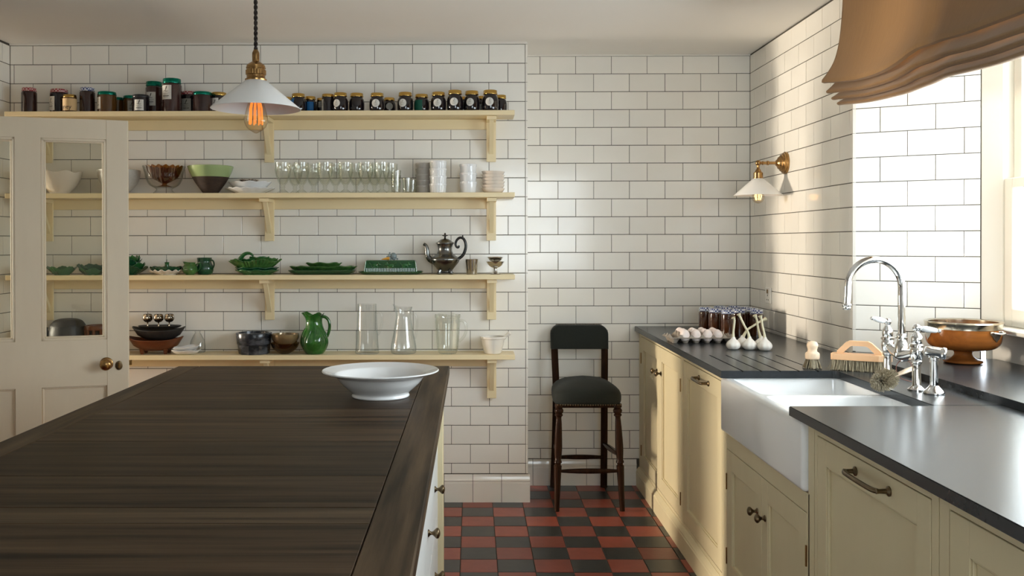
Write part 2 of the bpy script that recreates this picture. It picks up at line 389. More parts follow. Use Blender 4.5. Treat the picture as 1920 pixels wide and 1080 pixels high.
# floor -------------------------------------------------------------
fl = struct('floor', MB().box(-9.7, 2.3, -3.3, 5.6, -.06, -.004), GROUT)
FT, FX, FY = .1593, -.0515, 4.874
fm = {}
for mm in (REDT, BLKT): fm[mm.name] = tile_mesh(FT-.003, FT-.003, .008, .0014, mm, 'floor_tile')
restf = MB()
for i in range(-16, 11):
    for j in range(-3, 30):
        x, y = FX+(i+.5)*FT, FY-(j+.5)*FT
        if x > 1.02 or y > YN+.05: continue
        black = (i+j) % 2 == 0
        mm = BLKT if black else REDT
        if -.30 < x < 1.0 and y > 2.6:
            link('floor_tile', fm[mm.name], fl, (x, y, random.gauss(0, .0004)), (radians(-90)+random.gauss(0, .002), random.gauss(0, .002), 0))
        else:
            restf.box(x-FT/2+.0015, x+FT/2-.0015, y-FT/2+.0015, y+FT/2-.0015, -.008, 0, mi=0 if black else 1)
part('floor_tile', restf, [BLKT, REDT], fl, kind='stuff')
struct('ceiling', MB().box(-9.7, 2.3, -3.3, 5.6, ZC, ZC+.1), CEIL)

# main wall behind the shelves ---------------------------------------
wb = struct('wall_back', MB().box(XL-.1, .297, YM+.002, YM+.30, 0, ZC), GROUT)
part('plaster_edge', MB().box(XL, .297, YM-.006, YM+.004, 2.436, ZC), PLASTER, wb)
def vis_back(x, z):
    if x < -.15 and z < .70: return 0
    if x < -1.65 and (z < .95): return 0
    if z < .15: return 0
    return 2 - abs(x)*.01
tiles(wb, (0, YM, 0), (1, 0), XL, .2855, .150, 2.436, lambda i: -2.3377+(.5*TW if i % 2 == 0 else 0), zrow=2.3341, vis=vis_back)
for i in range(24):                                     # corner tiles down the outer edge
    zt = min(2.3341-(i-1)*TH, 2.436); zb = max(2.3341-i*TH, .15)
    if zt-zb > .01: link('edge_tile', tile_mesh(.0105, zt-zb-.0012, .01, .0025), wb, (.2918, YM-.001, (zt+zb)/2))
part('return_face', MB().box(.290, .2975, YM+.004, YN, .15, ZC), TILE, wb)
# skirting tiles
def skirting(parent, x0, x1, y, zt, start, w=.1525):
    x = start
    while x < x1:
        a, b = max(x, x0), min(x+w, x1)
        if b-a > .01:
            pr = [(0, 0), (-.012, 0), (-.012, zt*.70), (-.009, zt*.715), (-.009, zt*.745), (-.013, zt*.76), (-.013, zt*.80), (-.009, zt*.83), (-.006, zt*.92), (-.0045, zt), (0, zt)]
            part('skirting_tile', MB().prism([(y+d, z) for d, z in pr], a+.0012, b-.0012, 'x'), TILE, parent)
        x += w
bb = struct('baseboard_back', MB().box(-1.1, .297, YM-.003, YM+.003, 0, .148), GROUT)
skirting(bb, -.75, .3085, YM, .148, .3085-.1525*8)
# alcove
wn = struct('wall_alcove', MB().box(.25, 2.3, YN+.002, YN+.2, 0, ZC), GROUT)
part('plaster_edge', MB().box(.297, XR, YN-.006, YN+.004, 2.4375, ZC), PLASTER, wn)
tiles(wn, (0, YN, 0), (1, 0), .297, XR, .150, 2.4375, lambda i: .3894+(0 if i % 2 else .5*TW),
      vis=lambda x, z: 0 if (x > .96 and z < .88) else 1)
bn = struct('baseboard_alcove', MB().box(.297, .94, YN-.003, YN+.003, 0, .148), GROUT)
skirting(bn, .297, .935, YN, .148, .345-.1525)
# right wall, far part with splayed reveal, near part, lintel --------
YC = 3.887; YK = 2.55; RX, RY = 1.985, 3.66
wr = struct('wall_right', MB().prism([(XR+.002, YC+.001), (RX+.002, RY+.002), (RX+.004, YN+.1), (XR+.002, YN+.1)], 0, ZC), GROUT)
part('near_pier', MB().prism([(XR, 2*YK-YC), (RX, 2*YK-RY), (RX, -3.3), (XR, -3.3)], 0, ZC), FARW, wr)
part('lintel', MB().box(XR, 2.2, 2*YK-YC-.01, YC+.01, 2.29, ZC), PLASTER, wr)
part('wall_under_sill', MB().box(2.03, 2.2, 2*YK-RY-.05, RY+.05, 0, 1.045), PLASTER, wr)
tiles(wr, (XR, 0, 0), (0, -1), -YN, -YC-.009, .90, ZC-.002, lambda i: -5.0456+(0 if i % 2 else .5*TW),
      vis=lambda s, z: 1)
RV = Vector((RX-XR, RY-YC, 0)); RL = RV.length
tiles(wr, (XR, YC), (RV.x, RV.y), .008, RL-.002, .926, 2.29, lambda i: .1015 if i % 2 == 0 else 0.0, vis=lambda s, z: 1)
for i in range(1, 15):
    zt = 2.3379-(i-1)*TH; zb = zt-TH
    if i == 1: zt = 2.44
    link('edge_tile', MB().prism([(XR-.0015, YC+.009), (XR-.0015, YC+.001), (XR+.008, YC-.006), (XR+.012, YC+.006)], max(zb, .93)+.0006, zt-.0006).mesh('edge_tile', TILE), wr)
# left wall with the doorway, its unseen opening sized to steer the hall light -----------------------------------------
DY0, DY1, DZ = 3.64, 4.80, 2.20
wl = struct('wall_left', MB().box(XL-.12, XL-.002, -3.3, DY0, 0, ZC).box(XL-.12, XL-.002, DY1, YM, 0, ZC).box(XL-.12, XL-.002, DY0, DY1, DZ, ZC), GROUT)
tiles(wl, (XL, 0, 0), (0, 1), DY1+.0, YM, .15, 2.436, lambda i: 4.9+(0 if i % 2 else .5*TW), zrow=2.3341, vis=lambda s, z: 1 if z > .9 else 0)
tiles(wl, (XL, 0, 0), (0, 1), 3.2, DY1, DZ+.02, 2.436, lambda i: 4.9+(0 if i % 2 else .5*TW), zrow=2.3341, vis=lambda s, z: 0)
part('door_post', MB().box(XL-.09, XL+.055, 4.005, 4.066, 0, DZ, .003), DOORP, wl)
part('plaster_face', MB().box(XL-.003, XL+.002, -3.2, DY0-.03, .0, ZC), FARW, wl)
struct('wall_front', MB().box(XL, .10, -.72, -.62, 0, ZC).box(1.52, XR+.3, -.72, -.62, 0, ZC).box(.10, 1.52, -.72, -.62, 0, .97).box(.10, 1.52, -.72, -.62, 2.27, ZC), FARW)
# hall behind the door
struct('wall_hall', MB().box(-9.6, -9.5, 3.1, 5.3, 0, ZC).box(-9.6, XL-.12, 3.1, 3.2, 0, ZC).box(-9.6, XL-.1, 5.2, 5.3, 0, ZC).box(XL-.14, XL-.1, 4.98, 5.3, 0, ZC), HALLW)

# window by the sink --------------------------------------------------
def sash_window(name, x, y0, y1, z0, z1, zm, bars):
    w = struct(name, MB().prism([(RX+.001, RY), (RX+.012, RY+.03), (x+.10, y1+.03), (x+.10, y1), (x-.005, y1)], z0-.02, z1+.02)
               .prism([(RX+.001, 2*YK-RY), (RX+.012, 2*YK-RY-.03), (x+.10, y0-.03), (x+.10, y0), (x-.005, y0)], z0-.02, z1+.02)
               .box(x-.01, x+.1, y0-.03, y1+.03, z1, z1+.03), SASH)
    part('window_sill', MB().box(x-.085, x+.11, y0-.02, y1+.01, z0-.018, z0, .004), SASH, w)
    for k, (a, b, dx) in enumerate(((z0, zm+.02, 0.), (zm-.02, z1, .035))):
        f = MB(); X0, X1 = x+dx, x+dx+.032
        f.box(X0, X1, y0, y0+.055, a, b, .004).box(X0, X1, y1-.055, y1, a, b, .004)
        f.box(X0, X1, y0+.05, y1-.05, a, a+(.07 if k == 0 else .04), .004).box(X0, X1, y0+.05, y1-.05, b-.04, b, .004)
        for q in range(bars):
            yy = y0+(y1-y0)*(q+1)/(bars+1); f.box(X0+.004, X1-.004, yy-.012, yy+.012, a+.03, b-.03)
        part('sash', f, SASH, w)
        ys = [y0+.05]+[y0+(y1-y0)*(q+1)/(bars+1) for q in range(bars)]+[y1-.05]
        for p, q in zip(ys, ys[1:]): part('pane', MB().box(X0+.014, X0+.017, p, q, a+.03, b-.03), PANE, w)
    return w
sash_window('window_1', 2.04, WY0, WY1, WZ0, WZ1, 1.605, 1)
w2 = struct('window_2', MB().box(.10, .15, -.70, -.63, .97, 2.27).box(1.47, 1.52, -.70, -.63, .97, 2.27).box(.10, 1.52, -.70, -.63, .97, 1.02)  # unseen window behind the camera, widened for more fill light
            .box(.10, 1.52, -.70, -.63, 2.22, 2.27).box(.10, 1.52, -.69, -.64, 1.60, 1.63).box(.545, .575, -.69, -.64, 1.0, 2.24).box(1.045, 1.075, -.69, -.64, 1.0, 2.24), SASH)
part('pane', MB().box(.14, 1.48, -.667, -.663, 1.0, 2.24), PANE, w2)

# open glazed door ----------------------------------------------------
ang = radians(17.087); hinge = Vector((-1.59-.85*cos(ang), 4.324-.85*sin(ang), 0))
d1 = bpy.data.objects.new('door_1', None); COL.objects.link(d1); d1.location = hinge; d1.rotation_euler = (0, 0, ang)
d1['kind'] = 'structure'; d1['label'] = 'open cream painted door with two tall glass panes and lower panels'
# local: x from hinge (0) to free edge (.85), front face y = 0 (towards the camera), z up
cols = ((.095, .372), (.480, .757)); T = .042
f = MB()
for a, b in ((.757, .85), (.372, .480), (0, .095)): f.box(a, b, 0, T, .008, 1.95, .0015)
X = lambda u: .85-u
f = MB()
f.box(X(.095), .85, 0, T, .008, 1.95, .002).box(X(.480), X(.372), 0.0004, T, .15, 1.86, 0).box(0, X(.757), 0, T, .008, 1.95, .002)
for z0, z1 in ((.008, .20), (.729, .94), (1.860, 1.95)): f.box(X(.757), X(.095), .0002, T, z0, z1)
part('door_leaf', f, DOORP, d1)
for (a, b) in cols:
    g = MB()
    for z0, z1, in ((.94, 1.86),):
        for k in (0, 1):
            off, th = ((.0, .012), (.012, .007))[k]
            yb = (.002, .006)[k]
            g.box(X(b)+off, X(b)+off+th, yb, .022, z0+off, z1-off, .002).box(X(a)-off-th, X(a)-off, yb, .022, z0+off, z1-off, .002)
            g.box(X(b)+off, X(a)-off, yb, .022, z0+off, z0+off+th, .002).box(X(b)+off, X(a)-off, yb, .022, z1-off-th, z1-off, .002)
    part('glazing_bead', g, DOORP, d1)
    part('pane', MB().box(X(b)+.015, X(a)-.015, .018, .021, .955, 1.845), DPANE, d1)
    p = MB().box(X(b)-.002, X(a)+.002, .014, .030, .19, .735)
    p.box(X(b), X(b)+.009, .007, .016, .2, .729, .003).box(X(a)-.009, X(a), .007, .016, .2, .729, .003).box(X(b), X(a), .007, .016, .72, .729, .003)
    part('lower_panel', p, DOORP, d1)
Ry = Matrix.Rotation(radians(90), 4, 'X')                # lathe axis z -> -y
kp = MB().lathe(sprof([(0, 0), (.027, 0), (.027, .004), (.014, .008), (.010, .016), (.011, .026), (.022, .036), (.0265, .047), (.021, .058), (.008, .063), (0, .0635)]), 28, Matrix.Translation((X(.097), 0, .828)) @ Ry)
part('door_knob', kp, BRASS, d1, 'round brass door knob')
ep = MB().lathe([(0, 0), (.016, 0), (.016, .003), (.012, .005), (0, .005)], 24, Matrix.Translation((X(.043), 0, .818)) @ Ry @ Matrix.Diagonal((1, 1.35, 1, 1)))
es = part('keyhole_plate', ep, DBRASS, d1, 'oval bronze keyhole plate')
part('keyhole_cover', MB().box(X(.043)-.004, X(.043)+.004, -.008, -.004, .806, .833, .002), BRASS, es)
part('latch_bolt', MB().box(.849, .862, .014, .030, .815, .838, .002), BRASS, d1, 'brass latch bolt on the door edge')
for z in (.3, 1.0, 1.7): part('hinge', MB().tube([(-.004, -.004, z-.05), (-.004, -.004, z+.05)], .006), BRASS, d1)

# ================================================================== CABINET RUN ON THE RIGHT
FXC = .95
def shaker(parent, y0, y1, z0, z1, hinge_side=None, sw=.062, rw=.07, name='door'):
    d = MB().box(FXC, FXC+.02, y0, y0+sw, z0, z1, .0012).box(FXC, FXC+.02, y1-sw, y1, z0, z1, .0012)
    d.box(FXC+.0002, FXC+.02, y0+sw-.001, y1-sw+.001, z0, z0+rw, .0008).box(FXC+.0002, FXC+.02, y0+sw-.001, y1-sw+.001, z1-rw, z1, .0008)
    o = part(name, d, CAB, parent)
    a, b, c, e = y0+sw, y1-sw, z0+rw, z1-rw
    q = MB().box(FXC+.011, FXC+.017, a-.004, b+.004, c-.004, e+.004)
    for s in ((a, a+.006, c, e), (b-.006, b, c, e), (a, b, c, c+.006), (a, b, e-.006, e)): q.box(FXC+.004, FXC+.012, *s, .0018)
    part('panel', q, CAB, o)
    if hinge_side is not None:
        yh = y0-.001 if hinge_side < 0 else y1+.001
        for z in (z0+.09, z1-.12): part('hinge', MB().tube([(FXC-.001, yh, z-.03), (FXC-.001, yh, z+.03)], .0035, 8), BRASS, o)
    return o
def knob(parent, y, z, x=FXC, sgn=-1, s=1.0):
    M = Matrix.Translation((x, y, z)) @ Matrix.Rotation(radians(-90 if sgn < 0 else 90), 4, 'Y')
    part('knob', MB().lathe(sprof([(0, 0), (.010*s, 0), (.010*s, .003*s), (.0055*s, .007*s), (.005*s, .013*s), (.010*s, .019*s), (.0145*s, .024*s), (.0135*s, .030*s), (.006*s, .034*s), (0, .0345*s)], 3), 20, M), DBRASS, parent, 'small aged brass knob')
def bar_handle(parent, y0, y1, z):
    h = MB(); x = FXC
    for y in (y0, y1):
        h.lathe([(0, 0), (.012, 0), (.012, .003), (.006, .007), (.0052, .024), (.0065, .030), (0, .033)], 16, Matrix.Translation((x, y, z)) @ Matrix.Rotation(radians(-90), 4, 'Y'))
    h.tube(spl([(x-.026, y0, z), (x-.034, y0+.02, z), (x-.036, (y0+y1)/2, z), (x-.034, y1-.02, z), (x-.026, y1, z)], 6), .0062, 10)
    part('bar_handle', h, DBRASS, parent, 'aged brass bar handle')
def unit(name, label, y0, y1, ztop=.878, zb=.105, openings=(), rails=()):
    u = thing(name, label, 'cabinet', (0, 0, 0), 0, None)
    part('carcass', MB().box(FXC+.022, 1.56, y0+.002, y1-.002, zb, ztop-.002), CAB, u)
    part('shadow_gap', MB().box(FXC+.0205, FXC+.0225, y0+.02, y1-.02, zb+.005, ztop-.02), DARKF, u)  # dark sheet added behind the doors, its colour stands for the gap shade
    f = MB()
    for a, b, c, d in rails: f.box(FXC+.0005, FXC+.021, a, b, c, d, .0006)
    part('face_frame', f, CAB, u)
    return u
G = .0025
uA = unit('base_cabinet', 'cream two door cabinet in the far corner under the egg tray', 4.235, 5.32,
          rails=((4.235, 4.264-G, .105, .878), (5.25+G, 5.322, .105, .878), (4.262, 5.254, .852+G, .878), (4.262, 5.254, .105, .124-G)))
d = shaker(uA, 4.264, 4.754, .124, .852, -1); knob(d, 4.705, .722)
d = shaker(uA, 4.757, 5.25, .124, .852, 1); knob(d, 4.806, .722)
uB = unit('dishwasher_cabinet', 'cream single door cabinet with bar handle left of the sink', 3.536, 4.232,
          rails=((3.536, 3.566-G, .105, .878), (4.202+G, 4.232, .105, .878), (3.564, 4.204, .852+G, .878), (3.564, 4.204, .105, .124-G)))
d = shaker(uB, 3.566, 4.202, .124, .852); bar_handle(d, 3.76, 3.92, .815)
uS = unit('sink_cabinet', 'low cream two door cabinet under the white butler sink', 2.645, 3.533, .672,
          rails=((2.640, 2.662-G, .105, .672), (3.490+G, 3.533, .105, .672), (2.66, 3.492, .612+G, .672), (2.66, 3.492, .105, .124-G)))
d = shaker(uS, 3.078, 3.490, .124, .612, 1); knob(d, 3.118, .487)
d = shaker(uS, 2.662, 3.075, .124, .612, -1); knob(d, 3.036, .487)
part('side_stile', MB().box(FXC+.0005, FXC+.03, 2.6025, 2.648, .105, .878), CAB, uS)
uD = unit('base_cabinet', 'cream single door cabinet with bar handle right of the sink', 1.91, 2.60,
          rails=((1.91, 1.942-G, .105, .878), (2.577+G, 2.60, .105, .878), (1.94, 2.58, .850+G, .878), (1.94, 2.58, .105, .124-G)))
d = shaker(uD, 1.942, 2.577, .124, .850); bar_handle(d, 2.135, 2.322, .816)
uE = unit('base_cabinet', 'cream cabinet nearest the camera at the right edge', .95, 1.907,
          rails=((.95, .98, .105, .878), (1.866+G, 1.907, .105, .878), (.978, 1.868, .850+G, .878), (.978, 1.868, .105, .124-G)))
d = shaker(uE, .98, 1.866, .124, .850, sw=.075)
pl = MB().prism([(.962, 0), (.930, 0), (.930, .078), (.933, .084), (.933, .088), (.938, .094), (.945, .103), (.9475, .106), (.962, .106)], .95, 5.322, 'y')
single('plinth', pl, CAB, 'long cream moulded plinth at the foot of the right cabinets', 'plinth')

# worktop: far piece with back strip round the sink, near piece -------
def apply_bool(me, cutter, name, mats):
    a = link('tmp', me); c = link('tmp', cutter.mesh('tmp', mats))
    md = a.modifiers.new('b', 'BOOLEAN'); md.object = c; md.operation = 'DIFFERENCE'; md.solver = 'EXACT'
    dg = bpy.context.evaluated_depsgraph_get(); out = bpy.data.meshes.new_from_object(a.evaluated_get(dg)); out.name = name
    bpy.data.objects.remove(a); bpy.data.objects.remove(c); return out
def slab(poly, z0, z1, b):
    bm = bmesh.new(); vs = [bm.verts.new((x, y, z0)) for x, y in poly]; f = bm.faces.new(vs)
    r = bmesh.ops.extrude_face_region(bm, geom=[f])
    bmesh.ops.translate(bm, verts=[v for v in r['geom'] if isinstance(v, bmesh.types.BMVert)], vec=(0, 0, z1-z0))
    bmesh.ops.recalc_face_normals(bm, faces=bm.faces)
    if b: bmesh.ops.bevel(bm, geom=[e for e in bm.edges if abs(e.verts[0].co.z-z1) < 1e-6 and abs(e.verts[1].co.z-z1) < 1e-6], offset=b, segments=2, affect='EDGES')
    me = bpy.data.meshes.new('slab'); bm.to_mesh(me); bm.free(); me.materials.append(SLATE); return me
ZT = .905
def arc(cx, cy, r, a0, a1, n=6): return [(cx+r*cos(radians(a0+(a1-a0)*k/n)), cy+r*sin(radians(a0+(a1-a0)*k/n))) for k in range(n+1)]
far = [(.925, YN-.002), (.925, 3.478)]+arc(1.322, 3.448, .03, 90, 0)+[(1.352, 2.7465), (XR-.002, 2.7465), (XR-.002, YN-.002)]
cut = MB()
for k, x in enumerate((1.004, 1.073, 1.143, 1.213, 1.284)): cut.box(x-.0035, x+.0035, 3.44, 3.962, ZT-.004, ZT+.01)
me = apply_bool(slab(far, .878, ZT, .002), cut, 'worktop', SLATE)
o = link('worktop', me); tag(o, 'far dark slate worktop with drainer grooves beside the sink', 'worktop')
near = [(.925, 2.735), (.925, .9), (XR-.002, .9), (XR-.002, 2.7445), (1.352, 2.7445), (1.32, 2.735)]
o = link('worktop', slab(near, .878, ZT, .002)); tag(o, 'near dark slate worktop at the right edge, reflecting the window', 'worktop')
sill = [(1.552, 2*YK-YC+.03), (1.552, YC-.03), (1.576, YC-.002), (RX+.0, RY+.0), (2.028, RY-.03), (2.028, 2*YK-RY+.03), (RX, 2*YK-RY), (1.576, 2*YK-YC+.002)]
o = link('window_ledge', slab(sill, ZT+.0003, ZT+.0235, .002)); tag(o, 'raised dark slate window ledge holding the wooden bowl', 'ledge')

# sink ----------------------------------------------------------------
sk = thing('butler_sink', 'white double bowl butler sink set into the slate worktop', 'sink', (0, 0, 0))
SX0, SX1, SY0, SY1, SZ0, SZ1 = .934, 1.40, 2.650, 3.528, .674, .8765
def rrect(x0, x1, y0, y1, r, n=7):
    out = []
    for cx, cy_, a in ((x1-r, y1-r, 0), (x0+r, y1-r, 90), (x0+r, y0+r, 180), (x1-r, y0+r, 270)):
        out += [(cx+r*cos(radians(a+90*k/n)), cy_+r*sin(radians(a+90*k/n))) for k in range(n+1)]
    return out
def rings_of(mb, x0, x1, y0, y1, r, steps, cap):
    """stacked rounded rectangles (inset, z), optional flat cap on the last ring; returns the first ring's points"""
    R_ = [[(x, y, z) for x, y in rrect(x0+d, x1-d, y0+d, y1-d, max(r-d, .004))] for d, z in steps]
    n = len(R_[0]); vs = [p for q in R_ for p in q]
    fs = [(i*n+k, i*n+(k+1) % n, (i+1)*n+(k+1) % n, (i+1)*n+k) for i in range(len(R_)-1) for k in range(n)]
    if cap: fs.append(tuple(range((len(R_)-1)*n, len(R_)*n)))
    mb.add(vs, fs, True); return R_[0]
rd = .014; arcs = [(rd*(1-cos(pi/2*k/5)), rd*(1-sin(pi/2*k/5))) for k in range(6)]     # (inset from side, drop from top)
smb = MB(); loops = []
loops.append(rings_of(smb, SX0, SX1, SY0, SY1, .016, [(a, SZ1-b) for a, b in reversed(arcs)]+[(a, SZ0+b) for a, b in arcs], True))
for ya, yb in ((SY0+.036, 3.086), (3.114, SY1-.036)):
    e = .009; st_ = [(-e*(1-sin(pi/2*k/4)), SZ1-e*(1-cos(pi/2*k/4))) for k in range(5)]
    fl_r = .03; st_ += [(.004, SZ0+.03+fl_r)]+[(.006+fl_r*(1-cos(pi/2*k/4)), SZ0+.03+fl_r*(1-sin(pi/2*k/4))) for k in range(1, 5)]
    loops.append(rings_of(smb, SX0+.036, SX1-.03, ya, yb, .035, st_, True))
bmr = bmesh.new(); es_ = []
for lp_ in loops:
    vv = [bmr.verts.new(p) for p in lp_]; es_ += [bmr.edges.new((vv[k], vv[(k+1) % len(vv)])) for k in range(len(vv))]
bmesh.ops.triangle_fill(bmr, edges=es_, use_beauty=True)
bmr.verts.index_update(); smb.add([v.co.copy() for v in bmr.verts], [tuple(v.index for v in f.verts) for f in bmr.faces], False); bmr.free()
part('basin', smb, SINKM, sk, angle=50, recalc=False)
for y in (2.87, 3.31):
    part('waste', MB().lathe([(0, .004), (.025, .004), (.040, .006), (.044, .002), (.044, 0)], 24, Matrix.Translation((1.16, y, SZ0+.03))), CHROME, sk, 'chrome plughole')
part('overflow', MB().lathe([(0, 0), (.012, 0), (.012, .004), (.007, .004), (.007, .002), (0, .002)], 18, Matrix.Translation((SX1-.0305, 3.2, SZ1-.045)) @ Matrix.Rotation(radians(-90), 4, 'Y')), CHROME, sk)
# ================================================================== ISLAND
isl = thing('kitchen_island', 'large kitchen island with dark oak top and cream drawers', 'island', (0, 0, 0))
IX0, IX1, IY0, IY1, IZ = -1.153, -.088, .75, 3.665, .90
OAKL = woodm('oak_pale_streak', 'x', (.034, .022, .013), (.13, .085, .048), rnd=.05)
ys = [3.575, 3.20, 2.72, 2.632, 2.28, 1.94, 1.71, 1.612, 1.22, .84]
for k, (b, a) in enumerate(zip(ys, ys[1:])):
    zz = random.uniform(-.0003, .0003)
    o = part('plank', MB().box(IX0+.084, IX1-.090, a+.0005, b-.0005, IZ-.035, IZ+zz, .0008), OAKL if k in (2, 6) else OAKX, isl)
part('border_plank', MB().box(IX1-.0895, IX1, IY0, IY1, IZ-.035, IZ, .003), OAKY, isl)
part('border_plank', MB().box(IX0, IX0+.0835, IY0, IY1, IZ-.035, IZ, .003), OAKY, isl)
part('border_plank', MB().box(IX0+.084, IX1-.090, 3.5755, IY1, IZ-.035, IZ, .003), OAKX, isl)
part('border_plank', MB().box(IX0+.084, IX1-.090, IY0, .8395, IZ-.035, IZ, .003), OAKX, isl)
ISX = -.131
part('carcass', MB().box(IX0+.035, ISX-.021, IY0+.05, 3.62, .0, .864), CAB, isl)
part('plinth_board', MB().box(IX0+.03, ISX+.012, IY0+.045, 3.57, 0, .10, .003), CAB, isl)
for y0, y1 in ((3.55, 3.63), (.80, .87)):
    for x0, x1 in ((-.19, -.110), (IX0+.02, IX0+.10)): part('corner_post', MB().box(x0, x1, y0, y1, 0, .865, .003), CAB, isl)
edges = [3.545, 3.055, 2.565, 2.075, 1.585, 1.095]
fr = MB()
for y in edges: fr.box(ISX-.0205, ISX-.0002, y-.018, y+.018, .10, .864, .001)
for z in ((.10, .112), (.373, .388), (.663, .678), (.852, .864)): fr.box(ISX-.0205, ISX-.0004, 1.08, 3.56, z[0], z[1], .001)
part('face_frame', fr, DRAWW, isl)
for b, a in zip(edges, edges[1:]):
    for z0, z1, kn in ((.114, .371, .225), (.390, .661, .525), (.680, .850, None)):
        dr = part('drawer', MB().box(ISX-.020, ISX, a+.0205, b-.0205, z0, z1, .0015), DRAWW, isl)
        if kn: knob(dr, (a+b)/2-.05, kn, ISX, 1, 1.05)
# white bowl on the island
def wide_bowl():
    pr = sprof([(.078, .004), (.088, .0), (.091, .004), (.089, .012), (.100, .022), (.122, .042), (.136, .060), (.145, .067), (.172, .076), (.1825, .0800), (.1835, .0825), (.181, .0845)], 4)
    inn = sprof([(.172, .0815), (.148, .074), (.138, .068), (.118, .042), (.090, .022), (.05, .014), (0, .012)], 4)
    return MB().lathe([(0, .004)]+pr+inn, 64)
single('serving_bowl', wide_bowl(), CERAM, 'wide rimmed white china bowl on the dark wooden island', 'bowl', (-.288, 2.945, IZ+.0003))

# ================================================================== SHELVES
SX_0, SX_1, SYF = -2.40, .221, 4.797
ZS = (2.060, 1.639, 1.217, .805)
BR = ((-2.245, -1.071, .104))
BOT = (1.808, 1.392, .974, .558)
names = ('top', 'second', 'third', 'lowest')
held = ('carrying the row of jam jars', 'carrying bowls and drinking glasses', 'carrying green majolica ware', 'carrying the glass jugs')
for zs, zb, nm, hd in zip(ZS, BOT, names, held):
    s = thing('wall_shelf', f'{nm} long pale yellow wall shelf, {hd}', 'shelf', (0, YM, zs), 0, 'long yellow wall shelves')
    part('shelf_board', MB().box(SX_0, SX_1, SYF-YM, -.001, -.025, 0, .0018), SHELF, s)
    part('batten', MB().box(SX_0+.03, .128, -.021, -.001, -.079, -.0255, .0012), SHELF, s)
    for bx in BR:
        b = MB(); zt = -.0255; L = zb-zs
        b.box(bx-.0245, bx+.0245, -.034, -.0212, L, zt-.001, .0012)
        b.box(bx-.0245, bx+.0245, SYF-YM+.022, -.033, zt-.019, zt-.0005, .0012)
        br = part('bracket', b, SHELF, s)
        ya, za, yb, zb2 = -.034, L+.040, SYF-YM+.040, zt-.019
        t = .012; n = Vector((zb2-za, -(yb-ya))).normalized()*t
        part('brace', MB().prism([(ya-.0005, za), (ya-.0005, za+.036), (yb+.024, zb2), (yb, zb2)], bx-.011, bx+.011, 'x'), SHELF, br)

# ------------------------------------------------------------------ jars
def patch(R, u0, u1, z0, z1, round_=False, off=.0006, nu=8, th0=0.):
    """a paper label on a body of revolution with radius R(z); u along the arc, centred on the front (-y)"""
    m = MB(); P = lambda u, z: ((R(z)+off)*sin(u/R(z)+th0), -(R(z)+off)*cos(u/R(z)+th0), z)
    if round_:
        cu, cz, r = (u0+u1)/2, (z0+z1)/2, (u1-u0)/2
        vs = [P(cu, cz)]+[P(cu+q*r*cos(2*pi*k/20), cz+q*r*sin(2*pi*k/20)) for q in (.5, 1) for k in range(20)]
        fs = [(0, 1+k, 1+(k+1) % 20) for k in range(20)]+[(1+k, 21+k, 21+(k+1) % 20, 1+(k+1) % 20) for k in range(20)]
        return m.add(vs, fs, True)
    vs = [P(u0+(u1-u0)*i/nu, z0+(z1-z0)*j/3) for j in range(4) for i in range(nu+1)]
    fs = [(j*(nu+1)+i, j*(nu+1)+i+1, (j+1)*(nu+1)+i+1, (j+1)*(nu+1)+i) for j in range(3) for i in range(nu)]
    return m.add(vs, fs, True)
def ribbon(m, R, pts, w, off, th0=0.):
    P = lambda u, z: ((R(z)+off)*sin(u/R(z)+th0), -(R(z)+off)*cos(u/R(z)+th0), z)
    vs = []
    for i, (u, z, k) in enumerate(pts):
        a = Vector(pts[max(i-1, 0)][:2]); b = Vector(pts[min(i+1, len(pts)-1)][:2]); d = (b-a).normalized(); n = Vector((-d.y, d.x))*w*k/2
        vs += [P(u+n.x, z+n.y), P(u-n.x, z-n.y)]
    m.add(vs, [(2*i, 2*i+1, 2*i+3, 2*i+2) for i in range(len(pts)-1)])
def emblem(R, cu, cz, s, th0, lines):
    """slanting quill-like stroke over a curled base stroke, with rows of small print below"""
    m = MB(); o = .0011
    ribbon(m, R, [(cu-.10*s, cz-.02*s, .5), (cu-.02*s, cz+.12*s, 1.6), (cu+.06*s, cz+.34*s, 2.2), (cu+.13*s, cz+.52*s, .8)], .05*s, o, th0)
    ribbon(m, R, [(cu+.13*s, cz+.52*s, .5), (cu+.03*s, cz+.44*s, .8), (cu+.01*s, cz+.22*s, .8)], .035*s, o, th0)
    ribbon(m, R, [(cu-.36*s, cz-.06*s, .3), (cu-.2*s, cz+.02*s, .9), (cu-.05*s, cz-.03*s, 1.2), (cu+.12*s, cz-.05*s, 1.2), (cu+.33*s, cz-.02*s, .3)], .05*s, o, th0)
    k = 0
    for dz, w, hgt, n in lines:
        x = -w/2*s
        while x < w/2*s:
            l = random.uniform(.05, .14)*s; x2 = min(x+l, w/2*s)
            ribbon(m, R, [(cu+x, cz+dz*s, 1), (cu+x2, cz+dz*s, 1)], hgt*s, o, th0); x = x2+.035*s
    return m
SQLINES = [(-.25, .8, .03, 0), (-.36, .5, .03, 0), (-.55, .75, .10, 0), (-.68, .45, .03, 0)]
RDLINES = [(-.22, .8, .035, 0), (-.34, .6, .03, 0), (-.50, .5, .07, 0)]
JAR = {'tall': [(0, 0), (.90, 0), (.97, .02), (1, .06), (1, .74), (.95, .81), (.86, .845), (.86, .87)],
       'squat': [(0, 0), (.80, 0), (.93, .05), (1.0, .22), (1.0, .48), (.94, .64), (.82, .735), (.775, .76), (.775, .82)],
       'straight': [(0, 0), (.92, 0), (.99, .03), (1, .08), (1, .76), (.96, .81), (.9, .83), (.9, .85)]}
